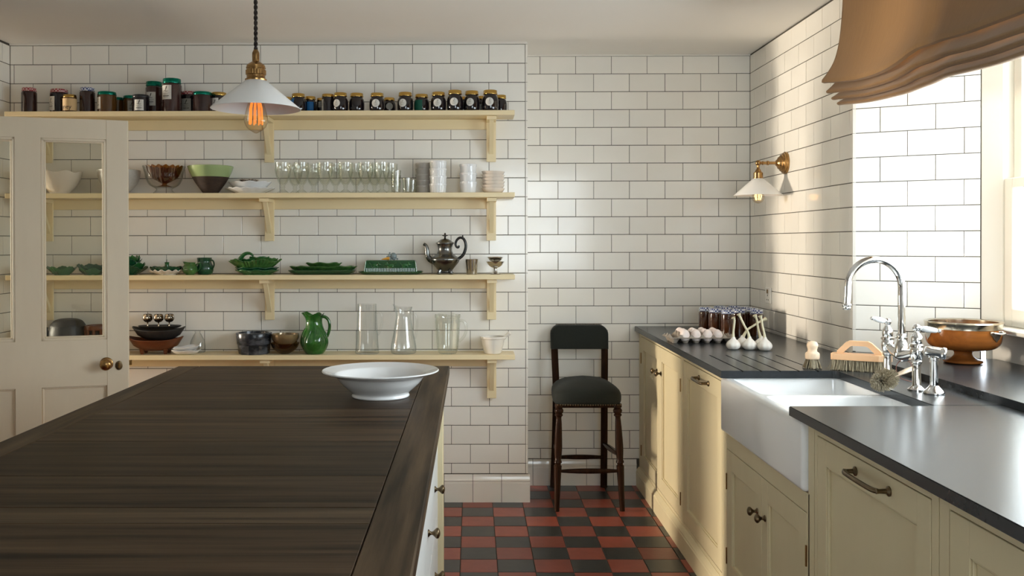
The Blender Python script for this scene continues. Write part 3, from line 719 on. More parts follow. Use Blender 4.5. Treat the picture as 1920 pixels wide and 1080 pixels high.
def jar(x, y, r, h, shape, lid, content, label, text, group, rot=0., lab=None, name='jam_jar', cat='jar'):
    j = thing(name, text, cat, (x, y, lab_z), 0, group)
    pr = [(a*r, b*h) for a, b in JAR[shape]]
    full = sprof(pr[1:], 3)
    part('jar_body', MB().lathe([(0, 0)]+full+[(0, pr[-1][1])], 28), content, j)
    R = lambda z: interp([(b, a) for a, b in full], z)+.0003
    zl = {'tall': .855, 'squat': .80, 'straight': .835}[shape]*h; rl = {'tall': .93, 'squat': .84, 'straight': .97}[shape]*r
    if shape == 'tall':
        part('glass_neck', MB().lathe([(r*.97, .765*h), (r*.90, .845*h), (r*.875, .86*h), (r*.875, .875*h), (r*.80, .875*h), (r*.80, .77*h)], 28, loop=True), GLASSG, j)
    lp = [(0, zl), (rl, zl), (rl*1.02, zl+.0015), (rl*1.02, zl+.005), (rl*.985, zl+.0065), (rl*.985, h-.003), (rl*.95, h-.0006), (rl*.90, h), (rl*.86, h-.001), (0, h-.0012)]
    md = (lambda t, q, z: (q*(1+.012*cos(36*t)), z)) if lid in (LIDY, LIDG, LIDK) else None
    part('lid', MB().lathe(lp, 48 if md else 30, mod=md), lid, j)
    if label:
        kind = label[0]
        if kind == 'round':
            d = label[1]*r; zc = .42*h
            L = part('label', patch(R, -d, d, zc-d, zc+d, True, th0=rot), PAPER if len(label) < 3 else label[2], j, 'round paper label')
            part('print', emblem(R, 0, zc+.12*d, d*1.25, rot, RDLINES), INKF, L, recalc=False)
        elif kind == 'square':
            w = label[1]*r; z0, z1 = label[2]*h, label[3]*h; pm = label[4] if len(label) > 4 else PAPER
            L = part('label', patch(R, -w, w, z0, z1, th0=rot), pm, j, 'rectangular paper label')
            if pm in (PAPER, PAPG): part('print', emblem(R, 0, (z0+z1)/2+.10*(z1-z0), min(1.6*w, .72*(z1-z0)), rot, SQLINES), INK, L, recalc=False)
    return j
lab_z = ZS[0]+.0003
GA = 'jam jars on the top shelf'
YF, YB = 4.846, 4.920
def J(x, y, r, h, *a, **k):
    s = y/4.88; return jar(round(x*s, 4), y, r*s, h+.014, *a, group=GA, **k)
J(-2.311, 4.87, .0385, .117, 'tall', GINGR, JAMR, None, 'first jar from the left, plum red with a red gingham lid and no label')
J(-2.154, 4.89, .046, .112, 'tall', GINGR, JAMD, ('square', .55, .1, .68), 'dark jar with red gingham lid and white label behind the small honey jar', rot=-.62)
hj = J(-2.098, 4.835, .0345, .075, 'straight', LIDY, AMBJ, None, 'small honey jar with gold lid and tan paper label', name='honey_jar')
J(-2.006, 4.87, .0385, .117, 'tall', GINGB, JAMR, None, 'dark red jar with the only blue gingham lid on the top shelf')
J(-1.903, 4.855, .048, .092, 'straight', LIDG, AMBJ, ('square', .40, .14, .72), 'wide amber jar with green lid and white label on its left', rot=-.75)
J(-1.851, 4.935, .033, .076, 'straight', LIDG, AMBJ, None, 'amber jar with green lid half hidden behind the wide amber jar')
J(-1.776, 4.925, .041, .082, 'straight', LIDG, AMBJ, ('square', .45, .05, .7, PAPG), 'amber jar with green lid standing behind the black lidded jar', rot=.35)
J(-1.726, 4.84, .043, .074, 'straight', LIDK, JAMD, ('square', .55, .05, .68), 'small dark jar with black lid and white front label', rot=.1)
J(-1.657, 4.93, .043, .157, 'tall', LIDG, JAMM, ('square', .62, .24, .66), 'left one of the two tallest plum jars with green lids', rot=-.12)
J(-1.563, 4.86, .050, .160, 'tall', LIDG, JAMM, ('square', .60, .36, .78), 'right one of the two tallest plum jars with green lids', rot=-.35)
J(-1.474, 4.925, .042, .103, 'tall', GINGR, JAMD, ('square', .62, .08, .66, PAPG), 'dark jar with dark red gingham lid and grey label right of the tallest jars', rot=-.1)
J(-1.404, 4.848, .049, .089, 'straight', LIDG, JAMR, None, 'wide dark red jar with green lid and no label')
J(-1.318, 4.89, .040, .093, 'straight', LIDY, JAMD, ('square', .5, .1, .7), 'dark jar with gold lid and white label left of the pendant shade', rot=-.3)
J(-.962, 4.935, .030, .075, 'squat', LIDY, JAMD, ('square', .7, .1, .6, PAPB), 'jar with gold lid partly hidden behind the pendant shade')
J(-.903, 4.86, .040, .081, 'squat', LIDY, JAMD, ('square', .35, .45, .72, PAPB), 'dark jar with gold lid and slanting blue tag right of the pendant shade', rot=-.8)
J(-.840, 4.91, .032, .074, 'squat', LIDY, JAMD, ('square', .55, .12, .66, PAPB), 'dark jar with gold lid and square blue label', rot=.15)
J(-.782, 4.94, .0245, .070, 'straight', LIDY, JAMD, ('square', .55, .4, .75, PAPG), 'narrowest jar with gold lid and small grey tag')
J(-.748, 4.87, .032, .080, 'straight', LIDY, JAMD, ('square', .3, .08, .7), 'narrow dark jar with gold lid and white strip label on its left', rot=-.95)
J(-.683, 4.855, .040, .084, 'squat', LIDY, JAMD, ('round', .50), 'first round labelled dark jar from the left', rot=-.42)
J(-.598, 4.87, .040, .084, 'squat', LIDY, JAMD, None, 'squat dark jar with gold lid and no label at all')
J(-.492, 4.855, .040, .082, 'squat', LIDY, JAMD, ('round', .52), 'second round labelled dark jar from the left', rot=-.10)
J(-.428, 4.925, .033, .069, 'squat', LIDY, JAMD, ('round', .55, PAPG), 'dark jar with dim grey round label behind its neighbour', rot=.1)
J(-.345, 4.86, .041, .086, 'squat', LIDY, JAMD, ('round', .52), 'third white round labelled dark jar, left of the green labelled jar', rot=-.30)
J(-.260, 4.88, .040, .079, 'squat', LIDY, JAMD, ('square', .55, .05, .66, PAPGR), 'dark jar with gold lid and big green label', rot=-.42)
J(-.172, 4.855, .040, .086, 'squat', LIDY, JAMD, ('round', .53), 'round labelled dark jar just right of the green labelled jar', rot=-.12)
J(-.086, 4.848, .042, .094, 'squat', LIDY, JAMD, ('round', .50), 'third round labelled dark jar from the right end of the top shelf', rot=-.12)
J(.002, 4.852, .041, .091, 'squat', LIDY, JAMD, ('round', .50), 'second round labelled dark jar from the right end of the top shelf', rot=-.25)
J(-.043, 4.930, .030, .073, 'squat', LIDY, JAMD, None, 'small jar peeping out left behind the second jar from the right')
J(.052, 4.930, .030, .076, 'squat', LIDY, JAMD, ('square', .4, .1, .5, PAPG), 'small jar peeping out left behind the last front jar')
J(.098, 4.848, .043, .094, 'squat', LIDY, JAMD, ('round', .50), 'last front jar at the right end with round white label', rot=-.12)
J(.153, 4.925, .032, .081, 'squat', LIDY, JAMD, ('round', .5), 'jar behind at the extreme right end of the top shelf', rot=-1.0)
# tan label with lettering on the honey jar
def text_mesh(txt, size):
    c = bpy.data.curves.new('t', 'FONT'); c.body = txt; c.size = size; c.align_x = 'CENTER'; c.resolution_u = 3
    o = bpy.data.objects.new('t', c); COL.objects.link(o); dg = bpy.context.evaluated_depsgraph_get(); dg.update()
    me = bpy.data.meshes.new_from_object(o.evaluated_get(dg)); bpy.data.objects.remove(o); return me
rr = .0345*4.835/4.88; RH = lambda z: rr+.0003
Lh = part('label', patch(RH, -rr*2.2, rr*2.2, .006, .068, nu=24), PAPC, hj, 'tan paper wrapped round the jar')
tm = text_mesh('honey', .031)
tv = [((rr+.0014)*sin((v.co.x-.017)/rr), -(rr+.0014)*cos((v.co.x-.017)/rr), .014+v.co.y*1.05) for v in tm.vertices]
part('lettering', MB().add(tv, [tuple(p.vertices) for p in tm.polygons]), INK, Lh, recalc=False)

# ------------------------------------------------------------------ second shelf
z2 = ZS[1]+.0003
def bowl_prof(R, h, foot, t=.005, curve=1.6):
    o = [(foot*.9, 0), (foot, .0), (foot, .006)]+[(foot+(R-foot)*(1-(1-k/8)**curve), .008+(h-.008)*k/8) for k in range(1, 9)]
    i = [(max(r-t, 0), z+t*.8 if k else .012) for k, (r, z) in enumerate(o[2:])]
    return [(0, .003)]+o+[(R-t*.5, h+.0015)]+list(reversed([(r, min(z, h)) for r, z in i]))+[(0, .011)]
sc = lambda n, a, b=0.: (lambda t, r, z: (r*(1+a*max(0, z)*cos(n*t)), z+b*cos(n*t)*max(0, z)))
single('scalloped_bowl', MB().lathe(bowl_prof(.112, .112, .05, .006, 1.7), 60, mod=sc(7, .30, .045)), PINKC, 'blush scalloped bowl seen through the door glass on the second shelf', 'bowl', (-2.145, 4.862, z2))
single('stoneware_bowl', MB().lathe(bowl_prof(.108, .122, .05, .006, 2.3), 40), GREYC, 'speckled grey bowl half behind the door edge on the second shelf', 'bowl', (-1.838, 4.866, z2))
tf = MB().lathe(shell(sprof([(.055, 0), (.056, .004), (.046, .012), (.040, .022), (.050, .030), (.075, .045), (.092, .075), (.098, .105), (.109, .142)], 4), .0045, .034), 48)
single('trifle_bowl', tf, GLASS, 'clear footed glass trifle bowl holding the amber dish', 'bowl', (-1.600, 4.862, z2))
am = shell(sprof([(.034, 0), (.034, .003), (.014, .010), (.014, .018), (.030, .026), (.060, .045), (.078, .075), (.090, .108)], 4), .004, .022)
am = MB().lathe(am, 96, mod=lambda t, r, z: (r*(1+.045*cos(16*t)*min(1, max(0, (z-.02)/.03))), z+(.004*cos(16*t) if z > .1 else 0)))
single('amber_dish', am, AMBERG, 'amber fluted glass dish standing inside the clear trifle bowl', 'dish', (-1.598, 4.862, z2+.0345))
gb = thing('two_tone_bowl', 'tall bowl with pale green upper half and rough brown base', 'bowl', (-1.358, 4.862, z2))
def gp(z): return .036+.081*(1-(1-min(z, .14)/.14)**1.35)
part('clay_base', MB().lathe([(0, 0), (.038, 0)]+[(gp(.084*k/8)+.0008, .084*k/8) for k in range(1, 9)]+[(0, .084)], 40), BROWNR, gb, 'rough dark brown lower half')
part('glazed_rim', MB().lathe([(gp(.082+.058*k/6), .082+.058*k/6) for k in range(7)]+[(gp(.14)-.003, .142)]+[(gp(.02+.12*k/6)-.006, .02+.12*k/6) for k in range(6, -1, -1)]+[(0, .018)], 40), CELAD, gb, 'smooth pale green upper half')
def fluted_dish(name, label, cat, x, y, z, R, h, foot, m, n=22, a=.03, sy=.75, rim=.004, grp=None, t=.004):
    pr = [(0, .002), (foot, 0), (foot*1.05, .004)]+[(foot+(R-foot)*k/5, .004+(h-.004)*(k/5)**1.35) for k in range(1, 6)]
    pr += [(R-.001, h+t*.7)]+[(foot+(R-foot)*k/5-t*.4, .004+(h-.004)*(k/5)**1.35+t) for k in range(4, -1, -1)]+[(0, .004+t)]
    mb = MB().lathe(pr, n*8, Matrix.Diagonal((1, sy, 1, 1)), mod=lambda q, r, zz: (r*(1+a*cos(n*q)*(r/R)**2), zz+rim*cos(n*q)*(r/R)**3))
    return single(name, mb, m, label, cat, (x, y, z), 0, grp)
fluted_dish('scalloped_plate', 'lower white scalloped dish under another on the second shelf', 'dish', -1.155, 4.872, z2, .128, .026, .078, CERAM, 16, .016, .72, .0025)
fluted_dish('scalloped_plate', 'upper white scalloped dish carrying the brown patterned cups', 'dish', -1.155, 4.872, z2+.0135, .110, .044, .060, CERAM, 9, .018, .76, .0025)
PATC = mat('brown_pattern_china', (.60, .52, .43), .2, col2=(.09, .045, .025), scale=(110, 110, 190), contrast=(.46, .56), coat=.3)
for k in range(3):
    single('patterned_saucer', MB().lathe([(0, .001), (.025, 0), (.050-.002*k, .008), (.054-.002*k, .012), (.052-.002*k, .0135), (.024, .005), (0, .004)], 36), PATC,
           ('bottom', 'middle', 'top')[k]+' saucer of the small brown patterned stack', 'saucer', (-1.160, 4.872, z2+.040+.0095*k), 0, 'brown patterned saucers')
# goblets
gpro = sprof([(.028, 0), (.029, .003), (.022, .009), (.011, .018), (.0085, .025), (.0120, .031), (.0090, .037)], 3)+sprof([(.0125, .043), (.024, .058), (.0335, .085), (.0385, .108), (.0405, .121), (.0380, .131), (.0380, .140), (.0388, .158)], 3)
gin = [(r, z) for r, z in [(.0368, .1575), (.0362, .139), (.0385, .121), (.036, .108), (.030, .085), (.020, .062), (.010, .048), (0, .046)]]
gme = MB().lathe([(0, 0)]+gpro+gin, 40, mod=lambda t, r, z: (r*(1+(.045*abs(cos(5*t))-.02 if .045 < z < .118 else 0)), z)).mesh('goblet', GLASSG)
ordn = ['first', 'second', 'third', 'fourth', 'fifth', 'sixth']
for k, px in enumerate((-.988, -.888, -.765, -.658, -.553, -.468)):
    px2 = px if k else -.985
    o = link('goblet', gme, None, (px2*4.845/4.88, 4.845, z2)); tag(o, f'clear glass goblet, {ordn[k]} from the left in the front row', 'goblet', 'glass goblets on the second shelf')
for k, px in enumerate((-.932, -.833, -.717, -.610, -.512, -.428)):
    o = link('goblet', gme, None, (px, 4.932, z2)); tag(o, f'clear glass goblet, {ordn[k]} from the left in the back row', 'goblet', 'glass goblets on the second shelf')
def tumbler(x, y, z, r, h, label, grp='small glass tumblers'):
    single('tumbler', MB().lathe(shell([(r*.80, 0), (r*.84, .003), (r*.97, h*.9), (r, h)], .0022, .006), 24), GLASSG, label, 'glass', (x, y, z), 0, grp)
tumbler(-.392, 4.85, z2, .0265, .064, 'lowest of the three stacked tumblers beside the goblets')
tumbler(-.392, 4.85, z2+.0265, .0265, .064, 'middle of the three stacked tumblers beside the goblets')
tumbler(-.392, 4.85, z2+.053, .0265, .064, 'topmost of the three stacked tumblers beside the goblets')
tumbler(-.335, 4.848, z2, .025, .078, 'single tumbler right of the stacked tumblers')
tumbler(-.318, 4.915, z2, .034, .072, 'wide tumbler in front of the grey ramekins')
def ramekin(r, h, ribs, m, t=.0035, lip=True):
    pr = [(0, .002), (r*.86, 0), (r*.88, .003), (r*.965, h*.80), (r, h*.81), (r, h-.001), (r-.002, h), (r-t, h-.001), (r*.86-t, .008), (0, .007)]
    return MB().lathe(pr, 144 if ribs else 36, mod=(lambda q, rr, z: (rr*(1+.030*cos(ribs*q)) if rr > r*.87 and z < h*.79 else rr, z)) if ribs else None).mesh('ramekin', m)
def stack(n, x, y, z, r, h, step, ribs, m, text, grp):
    me = ramekin(r, h, ribs, m)
    for k in range(n):
        o = link('ramekin', me, None, (x+random.uniform(-.001, .001), y, z+k*step))
        pos = ['lowest', 'second from the bottom', 'third from the bottom', 'fourth from the bottom', 'fifth from the bottom', 'sixth from the bottom'][k] if k < n-1 else 'topmost'
        tag(o, f'{text}, {pos}', 'ramekin', grp)
GRAMK = mat('taupe_china', (.43, .40, .36), .3, coat=.2)
stack(5, -.250, 4.915, z2, .044, .040, .0300, 0, GRAMK, 'grey ramekin in the shaded stack behind the ribbed whites', 'grey ramekins')
stack(4, -.175, 4.86, z2, .0455, .048, .0395, 24, CERAM, 'white ribbed ramekin in the tall stack', 'white ribbed ramekins')
stack(3, -.018, 4.86, z2, .0455, .058, .0455, 0, CERAM, 'plain white ramekin in the stack of three', 'plain white ramekins')
dm = MB().lathe([(0, .002), (.042, 0), (.050, .006), (.056, .014), (.0595, .022), (.0605, .0245), (.0575, .025), (.052, .015), (.040, .0075), (0, .006)], 36).mesh('shallow_dish', PINKC)
for k in range(6):
    o = link('shallow_dish', dm, None, (.112+random.uniform(-.002, .002), 4.862, z2+.0172*k)); o.rotation_euler = (random.uniform(-.02, .02), random.uniform(-.03, .03), 0)
    tag(o, 'shallow blush dish at the right end, '+('lowest of six', 'second from bottom', 'third from bottom', 'fourth from bottom', 'fifth from bottom', 'topmost of six')[k], 'dish', 'stack of blush dishes')

# ------------------------------------------------------------------ third shelf: green majolica
z3 = ZS[2]+.0003
def leafdish(name, label, x, y, z, R, h, foot, m, n=7, a=.10, rim=.007, sy=.8, rz=0., grp='green leaf dishes', veins=26, t=.004, cat='dish'):
    rnd = random.Random(sum(map(ord, label))); ph = rnd.uniform(0, 6)
    pr = [(0, .002), (foot, 0), (foot*1.06, .004)]+[(foot+(R-foot)*k/6, .004+(h-.004)*(k/6)**1.3) for k in range(1, 7)]
    pr += [(R-.0005, h+t*.6)]+[(foot+(R-foot)*k/6-t*.4, .004+(h-.004)*(k/6)**1.3+t) for k in range(5, -1, -1)]+[(0, .004+t)]
    def md(q, r, zz):
        w = (r/R)**2
        return (r*(1+a*w*cos(n*q+ph)+.008*w*cos(veins*q)), zz+rim*w*sin(n*q*1.0+ph*1.7)+.0011*w*cos(veins*q+1))
    mb = MB().lathe(pr, 208, Matrix.Diagonal((1, sy, 1, 1)), mod=md)
    return single(name, mb, m, label, cat, (x, y, z), rz, grp)
leafdish('leaf_dish', 'dark green dish at the left edge of the door pane', -2.285, 4.87, z3, .066, .036, .030, GRND, 5)
leafdish('leaf_dish', 'green leaf dish in the middle of the door pane', -2.136, 4.865, z3, .074, .036, .038, GRN, 5, .06)
leafdish('leaf_dish', 'lower green leaf dish of the pair seen through the door pane', -1.978, 4.868, z3, .070, .030, .040, GRN, 6, .06)
leafdish('leaf_dish', 'upper dark leaf dish of the pair seen through the door pane', -1.978, 4.868, z3+.014, .074, .034, .042, GRND, 6, .06)
for k in range(4):
    leafdish('cabbage_bowl', ('lowest', 'second', 'third', 'top')[k]+' cabbage leaf bowl in the stack beside the door edge', -1.797, 4.868, z3+.0165*k, .100-.008*k, .036+.002*k, .050, GRND if k % 2 == 0 else GRN, 6+k % 2, .05, .008, .82, k*.7, 'stack of cabbage leaf bowls', cat='bowl')
fluted_dish('cream_plate', 'cream scalloped plate under the green candle dish', 'plate', -1.592, 4.868, z3, .093, .022, .050, WARMC, 16, .02, .85)
cdh = thing('candle_dish', 'green leaf candle dish with a central stem on the cream plate', 'candlestick', (-1.589, 4.868, z3+.0125))
pr = [(0, .002), (.05, 0), (.08, .012), (.086, .026), (.084, .029), (.076, .016), (.045, .007), (0, .006)]
part('dish', MB().lathe(pr, 96, Matrix.Diagonal((1, .85, 1, 1)), mod=lambda q, r, z: (r*(1+.012*cos(24*q)), z+.003*cos(7*q)*(r/.086)**2)), GRND, cdh)
part('stem', MB().lathe([(0, .006), (.026, .008), (.016, .016), (.0115, .026), (.0105, .046), (.0125, .052), (.009, .053), (.008, .046), (0, .044)], 24), GRN, cdh)
part('wick', MB().tube([(0, 0, .044), (0, .001, .067)], .0012, 6), GRND, cdh)
cj = thing('cream_jug', 'small round green creamer in front of the taller green jug', 'jug', (-1.462, 4.845, z3))
part('body', MB().lathe(shell(sprof([(.020, 0), (.024, .003), (.035, .015), (.038, .030), (.033, .046), (.026, .056), (.029, .064)], 3), .003, .005), 36,
     mod=lambda q, r, z: (r*(1+.05*cos(5*q)*(z > .01)+(.35*max(0, cos(q-pi))**6 if z > .055 else 0)), z+(.006*max(0, cos(q-pi))**4 if z > .05 else 0))), GRNL, cj)
part('handle', MB().tube(spl([(.028, 0, .052), (.048, 0, .060), (.056, 0, .046), (.046, 0, .026), (.034, 0, .018)], 6), .0035, 8), GRN, cj)
tj = thing('green_jug', 'taller green jug with flat rim behind the small creamer', 'jug', (-1.402, 4.90, z3))
part('body', MB().lathe(shell(sprof([(.032, 0), (.040, .006), (.046, .024), (.044, .045), (.036, .062), (.037, .080), (.038, .088)], 3), .003, .006), 40, mod=lambda q, r, z: (r*(1+.025*cos(9*q)), z)), GRND, tj)
part('handle', MB().tube(spl([(.030, -.02, .078), (.050, -.02, .072), (.055, -.018, .05), (.044, -.012, .026)], 6), .004, 8), GRND, tj)
# second group: two plates, cabbage bowl with goose-neck handle
for k in range(2):
    fluted_dish('green_plate', ('lower', 'upper')[k]+' deep green plate under the big cabbage dish', 'plate', -1.118, 4.866, z3+.0125*k, .113, .022, .075, GRND if k else GRN, 9, .012, .74, .0022, 'green plates under the cabbage dish', .005)
cb = thing('cabbage_dish', 'large green cabbage leaf dish with curled stalk handle', 'dish', (-1.127, 4.866, z3+.0255))
rnd = random.Random(4)
pr = [(0, .002), (.075, 0), (.08, .004)]+[(.08+.05*k/6, .004+.044*(k/6)**1.1) for k in range(1, 7)]+[(.129, .0505)]+[(.076+.05*k/6, .008+.042*(k/6)**1.1) for k in range(5, -1, -1)]+[(0, .009)]
part('leaf_body', MB().lathe(pr, 168, Matrix.Diagonal((1, .70, 1, 1)), mod=lambda q, r, z: (r*(1+.035*cos(42*q)*(r > .07)*(z/.05)+.03*cos(4*q)*(r/.13)**2), z+(.006*sin(5*q+1)+.0015*cos(21*q))*(r/.13)**3)), GRNL, cb)
part('stalk_handle',
     MB().tube(spl([(-.095, 0, .035), (-.075, -.01, .058), (-.055, -.012, .080), (-.032, -.012, .086), (-.014, -.012, .078), (-.008, -.012, .070)], 7), [.014-.010*k/35 for k in range(36)], 10), GRN, cb)
for k, (x, y, r, h) in enumerate(((-.035, .012, .046, .030), (.045, .008, .050, .034), (.012, .035, .05, .040), (.085, .01, .03, .032))):
    part('inner_leaf', MB().lathe([(.2*r, .0), (.7*r, h*.35), (r, h*.85), (r*1.0, h), (.93*r, h*.98), (.62*r, h*.42), (.1*r, .006)], 40, Matrix.Translation((x, y, .026)) @ Matrix.Diagonal((1, .6, 1, 1)), mod=lambda q, rr, z: (rr*(1+.07*cos(7*q)), z+.003*cos(5*q)*(z > .02))), GRNL if k % 2 else GRN, cb)
# third group: tray, long leaf dish, small leaf dish
def oblong(w, d, h, t=.004, flare=.02, r=.02, lobes=0, amp=0., n=72, pts=0.):
    m = MB(); rings = []
    def ring(sx, sy, z):
        out = []
        for k in range(n):
            q = 2*pi*k/n; e = .45 if not pts else .9
            x = sx*math.copysign(abs(cos(q))**e, cos(q)); y = sy*math.copysign(abs(sin(q))**e, sin(q))
            f = 1+amp*cos(lobes*q) if lobes else 1
            out.append((x*f, y*f, z+(amp*.05*sin(lobes*q+1) if z > h*.5 else 0)))
        return out
    rs = [ring(w-flare, d-flare, 0), ring(w-flare*.4, d-flare*.4, h*.45), ring(w, d, h), ring(w-t*.5, d-t*.5, h+t*.6), ring(w-flare*.45-t, d-flare*.45-t, h*.45+t*.6), ring(w-flare-t, d-flare-t, t)]
    vs = [p for r_ in rs for p in r_]; fs = [tuple(range(n-1, -1, -1))]
    for i in range(len(rs)-1):
        fs += [(i*n+k, i*n+(k+1) % n, (i+1)*n+(k+1) % n, (i+1)*n+k) for k in range(n)]
    fs.append(tuple(range((len(rs)-1)*n, len(rs)*n))); return m.add(vs, fs, True)
single('serving_tray', oblong(.175, .083, .022, flare=.03), GRNB, 'long plain green tray at the bottom of the middle pile', 'tray', (-.778, 4.872, z3))
single('leaf_platter', oblong(.172, .075, .022, flare=.035, lobes=11, amp=.035, pts=1), GRNL, 'long leaf shaped green platter in the middle of the pile', 'dish', (-.774, 4.872, z3+.0185))
lp = thing('leaf_dish', 'small leaf dish lying on top of the long green platter', 'dish', (-.771, 4.868, z3+.0365))
part('dish', oblong(.092, .05, .022, flare=.035, lobes=7, amp=.05, pts=1), GRNL, lp)
part('vein', MB().tube([(-.05, 0, .0055), (0, -.001, .005), (.055, 0, .006)], .002, 6), GRN, lp)
# butter dish
bd = thing('butter_dish', 'green covered butter dish with a grey mouse and carrot knob', 'butter dish', (-.420, 4.872, z3))
part('base_tray', oblong(.168, .085, .014, flare=.022), GRNB, bd)
BW, BD, BH = .136, .052, .074
lid = MB()
def ring4(w, d, z): return [(-w, -d, z), (w, -d, z), (w, d, z), (-w, d, z)]
vs = ring4(BW, BD, .008)+ring4(BW-.008, BD-.008, BH-.006)+ring4(BW-.013, BD-.013, BH)
lid.add(vs, [(3, 2, 1, 0)]+[(o+k, o+(k+1) % 4, o+4+(k+1) % 4, o+4+k) for o in (0, 4) for k in range(4)]+[(8, 9, 10, 11)])
cv = part('cover', lid, GRNB, bd)
rb = MB()
for k in range(31):
    x = -BW+.012+(2*BW-.024)*k/30; rb.tube([(x, -BD+.001, .012), (x, -BD+.0045, .033)], .0028, 6)
part('fluting', rb, GRNB, cv)
part('corner_bead', MB().tube([(-BW+.001, -BD+.001, .010), (-BW+.008, -BD+.007, BH-.006)], .0028, 6).tube([(BW-.001, -BD+.001, .010), (BW-.008, -BD+.007, BH-.006)], .0028, 6), GRNL, cv)
for k in range(3):
    cx = -.078+.078*k; an = MB(); yy = -BD+.0065; s = 1 if k != 1 else -1
    an.ell((cx, yy, .048), (.019, .005, .0085)).ell((cx+.018*s, yy-.001, .052), (.009, .005, .007)).ell((cx+.026*s, yy-.001, .050), (.005, .004, .004))
    an.ell((cx+.016*s, yy, .060), (.003, .003, .006)).ell((cx-.010*s, yy, .041), (.008, .004, .006)).ell((cx+.011*s, yy, .041), (.004, .004, .006))
    an.tube(spl([(cx-.018*s, yy, .050), (cx-.027*s, yy-.002, .056), (cx-.030*s, yy-.002, .064)], 4), .002, 6)
    part('animal_relief', an, GRN, cv)
kn = MB().ell((.012, 0, BH+.020), (.018, .014, .019)).ell((-.010, -.003, BH+.023), (.010, .009, .010)).ell((-.020, -.004, BH+.019), (.005, .004, .004))
kn.ell((-.006, -.008, BH+.036), (.004, .003, .0065)).ell((-.009, .006, BH+.035), (.004, .003, .006)).ell((.016, -.008, BH+.006), (.010, .006, .005)).ell((-.002, -.010, BH+.006), (.004, .004, .006))
kn.tube(spl([(.028, 0, BH+.010), (.036, -.008, BH+.006), (.030, -.018, BH+.003)], 4), .0025, 6)
part('mouse_knob', kn, MOUSE, cv, 'grey glazed mouse figure')
part('carrot', MB().lathe([(0, 0), (.007, .002), (.0085, .008), (.006, .022), (.003, .038), (0, .046)], 14, Matrix.Translation((-.006, -.012, BH+.0095)) @ Matrix.Rotation(radians(-97), 4, 'Y')), CARROT, cv, 'orange glazed carrot')
# pewter coffee pot
tp = thing('coffee_pot', 'tall tarnished pewter coffee pot with curled black handle', 'coffee pot', (-.139, 4.87, z3))
bp = sprof([(.041, .007), (.038, .011), (.036, .017), (.046, .032), (.066, .058), (.0735, .073), (.072, .084), (.056, .096), (.044, .106), (.038, .120), (.0365, .134), (.040, .150), (.0435, .157), (.0465, .160)], 4)
lob = lambda q, r, z: (r*(1+.028*abs(cos(4*q))*max(0, 1-abs(z-.062)/.05)), z)
part('body', MB().lathe([(0, .008)]+bp+[(0, .160)], 96, mod=lob), PEWTER, tp)
part('lid', MB().lathe(sprof([(.0475, .160), (.0475, .164), (.040, .168), (.030, .175), (.020, .182), (.008, .185), (0, .1855)], 3), 48), PEWTER, tp)
fin = MB().lathe(sprof([(0, .184), (.006, .186), (.0035, .191), (.007, .196), (0, .199)], 3), 14)
for k in range(6):
    a = k*pi/3; fin.ell((.009*cos(a), .009*sin(a), .202), (.006, .006, .0035))
fin.ell((0, 0, .208), (.005, .005, .008))
part('finial', fin, BLACKM, tp, 'black flower shaped finial')
part('spout', MB().tube(spl([(-.058, 0, .070), (-.078, 0, .078), (-.090, 0, .098), (-.094, 0, .128), (-.100, 0, .150), (-.112, 0, .158)], 6), [.020-.0125*(k/30)**.7 for k in range(31)], 14), PEWTER, tp)
part('handle', MB().tube(spl([(.066, 0, .078), (.092, 0, .098), (.106, 0, .130), (.107, 0, .160), (.096, 0, .184), (.078, 0, .190), (.062, 0, .178), (.055, 0, .158), (.060, 0, .142), (.070, 0, .140), (.072, 0, .150)], 6), [.0085-.003*k/60 for k in range(61)], 10)
     .ell((.092, 0, .194), (.004, .004, .010)), BLACKM, tp, 'curled black handle')
for k in range(4):
    a = pi/4+k*pi/2; ft = MB().tube(spl([(.034*cos(a), .034*sin(a), .022), (.042*cos(a), .042*sin(a), .014), (.045*cos(a), .045*sin(a), .006)], 4), [.011, .0105, .010, .0095, .009, .0085, .008, .0075, .006], 8)
    ft.ell((.047*cos(a), .047*sin(a), .0058), (.012, .009, .0056)); part('foot', ft, PEWTER, tp)
bk = MB().lathe(shell([(.026, 0), (.0265, .002), (.0335, .068), (.034, .070)], .0015, .003), 32).mesh('beaker', STEEL)
o = link('beaker', bk, None, (.000, 4.862, z3)); tag(o, 'polished steel beaker right of the pewter pot, the outer one', 'beaker', 'nested steel beakers')
o = link('beaker', bk, None, (.0005, 4.862, z3+.008)); tag(o, 'polished steel beaker nested inside the other', 'beaker', 'nested steel beakers')
cpp = [(0, .001), (.026, 0), (.027, .003), (.014, .008), (.009, .020), (.0085, .030), (.014, .034), (.032, .044), (.044, .060), (.0480, .066), (.0465, .066), (.030, .046), (.010, .037), (0, .0365)]
cpm = MB().lathe(sprof(cpp[1:10], 3)+[(.0465, .066), (.030, .0465), (.010, .0375), (0, .0365)], 40).mesh('sundae_cup', STEEL)
o = link('sundae_cup', cpm, None, (.122, 4.86, z3)); tag(o, 'lower footed steel cup at the right end of the third shelf', 'cup', 'stacked footed steel cups')
o = link('sundae_cup', cpm, None, (.122, 4.86, z3+.0365)); o.scale = (.88, .88, .78); o.location.z = z3+.0372; tag(o, 'upper footed steel cup resting in the lower one', 'cup', 'stacked footed steel cups')

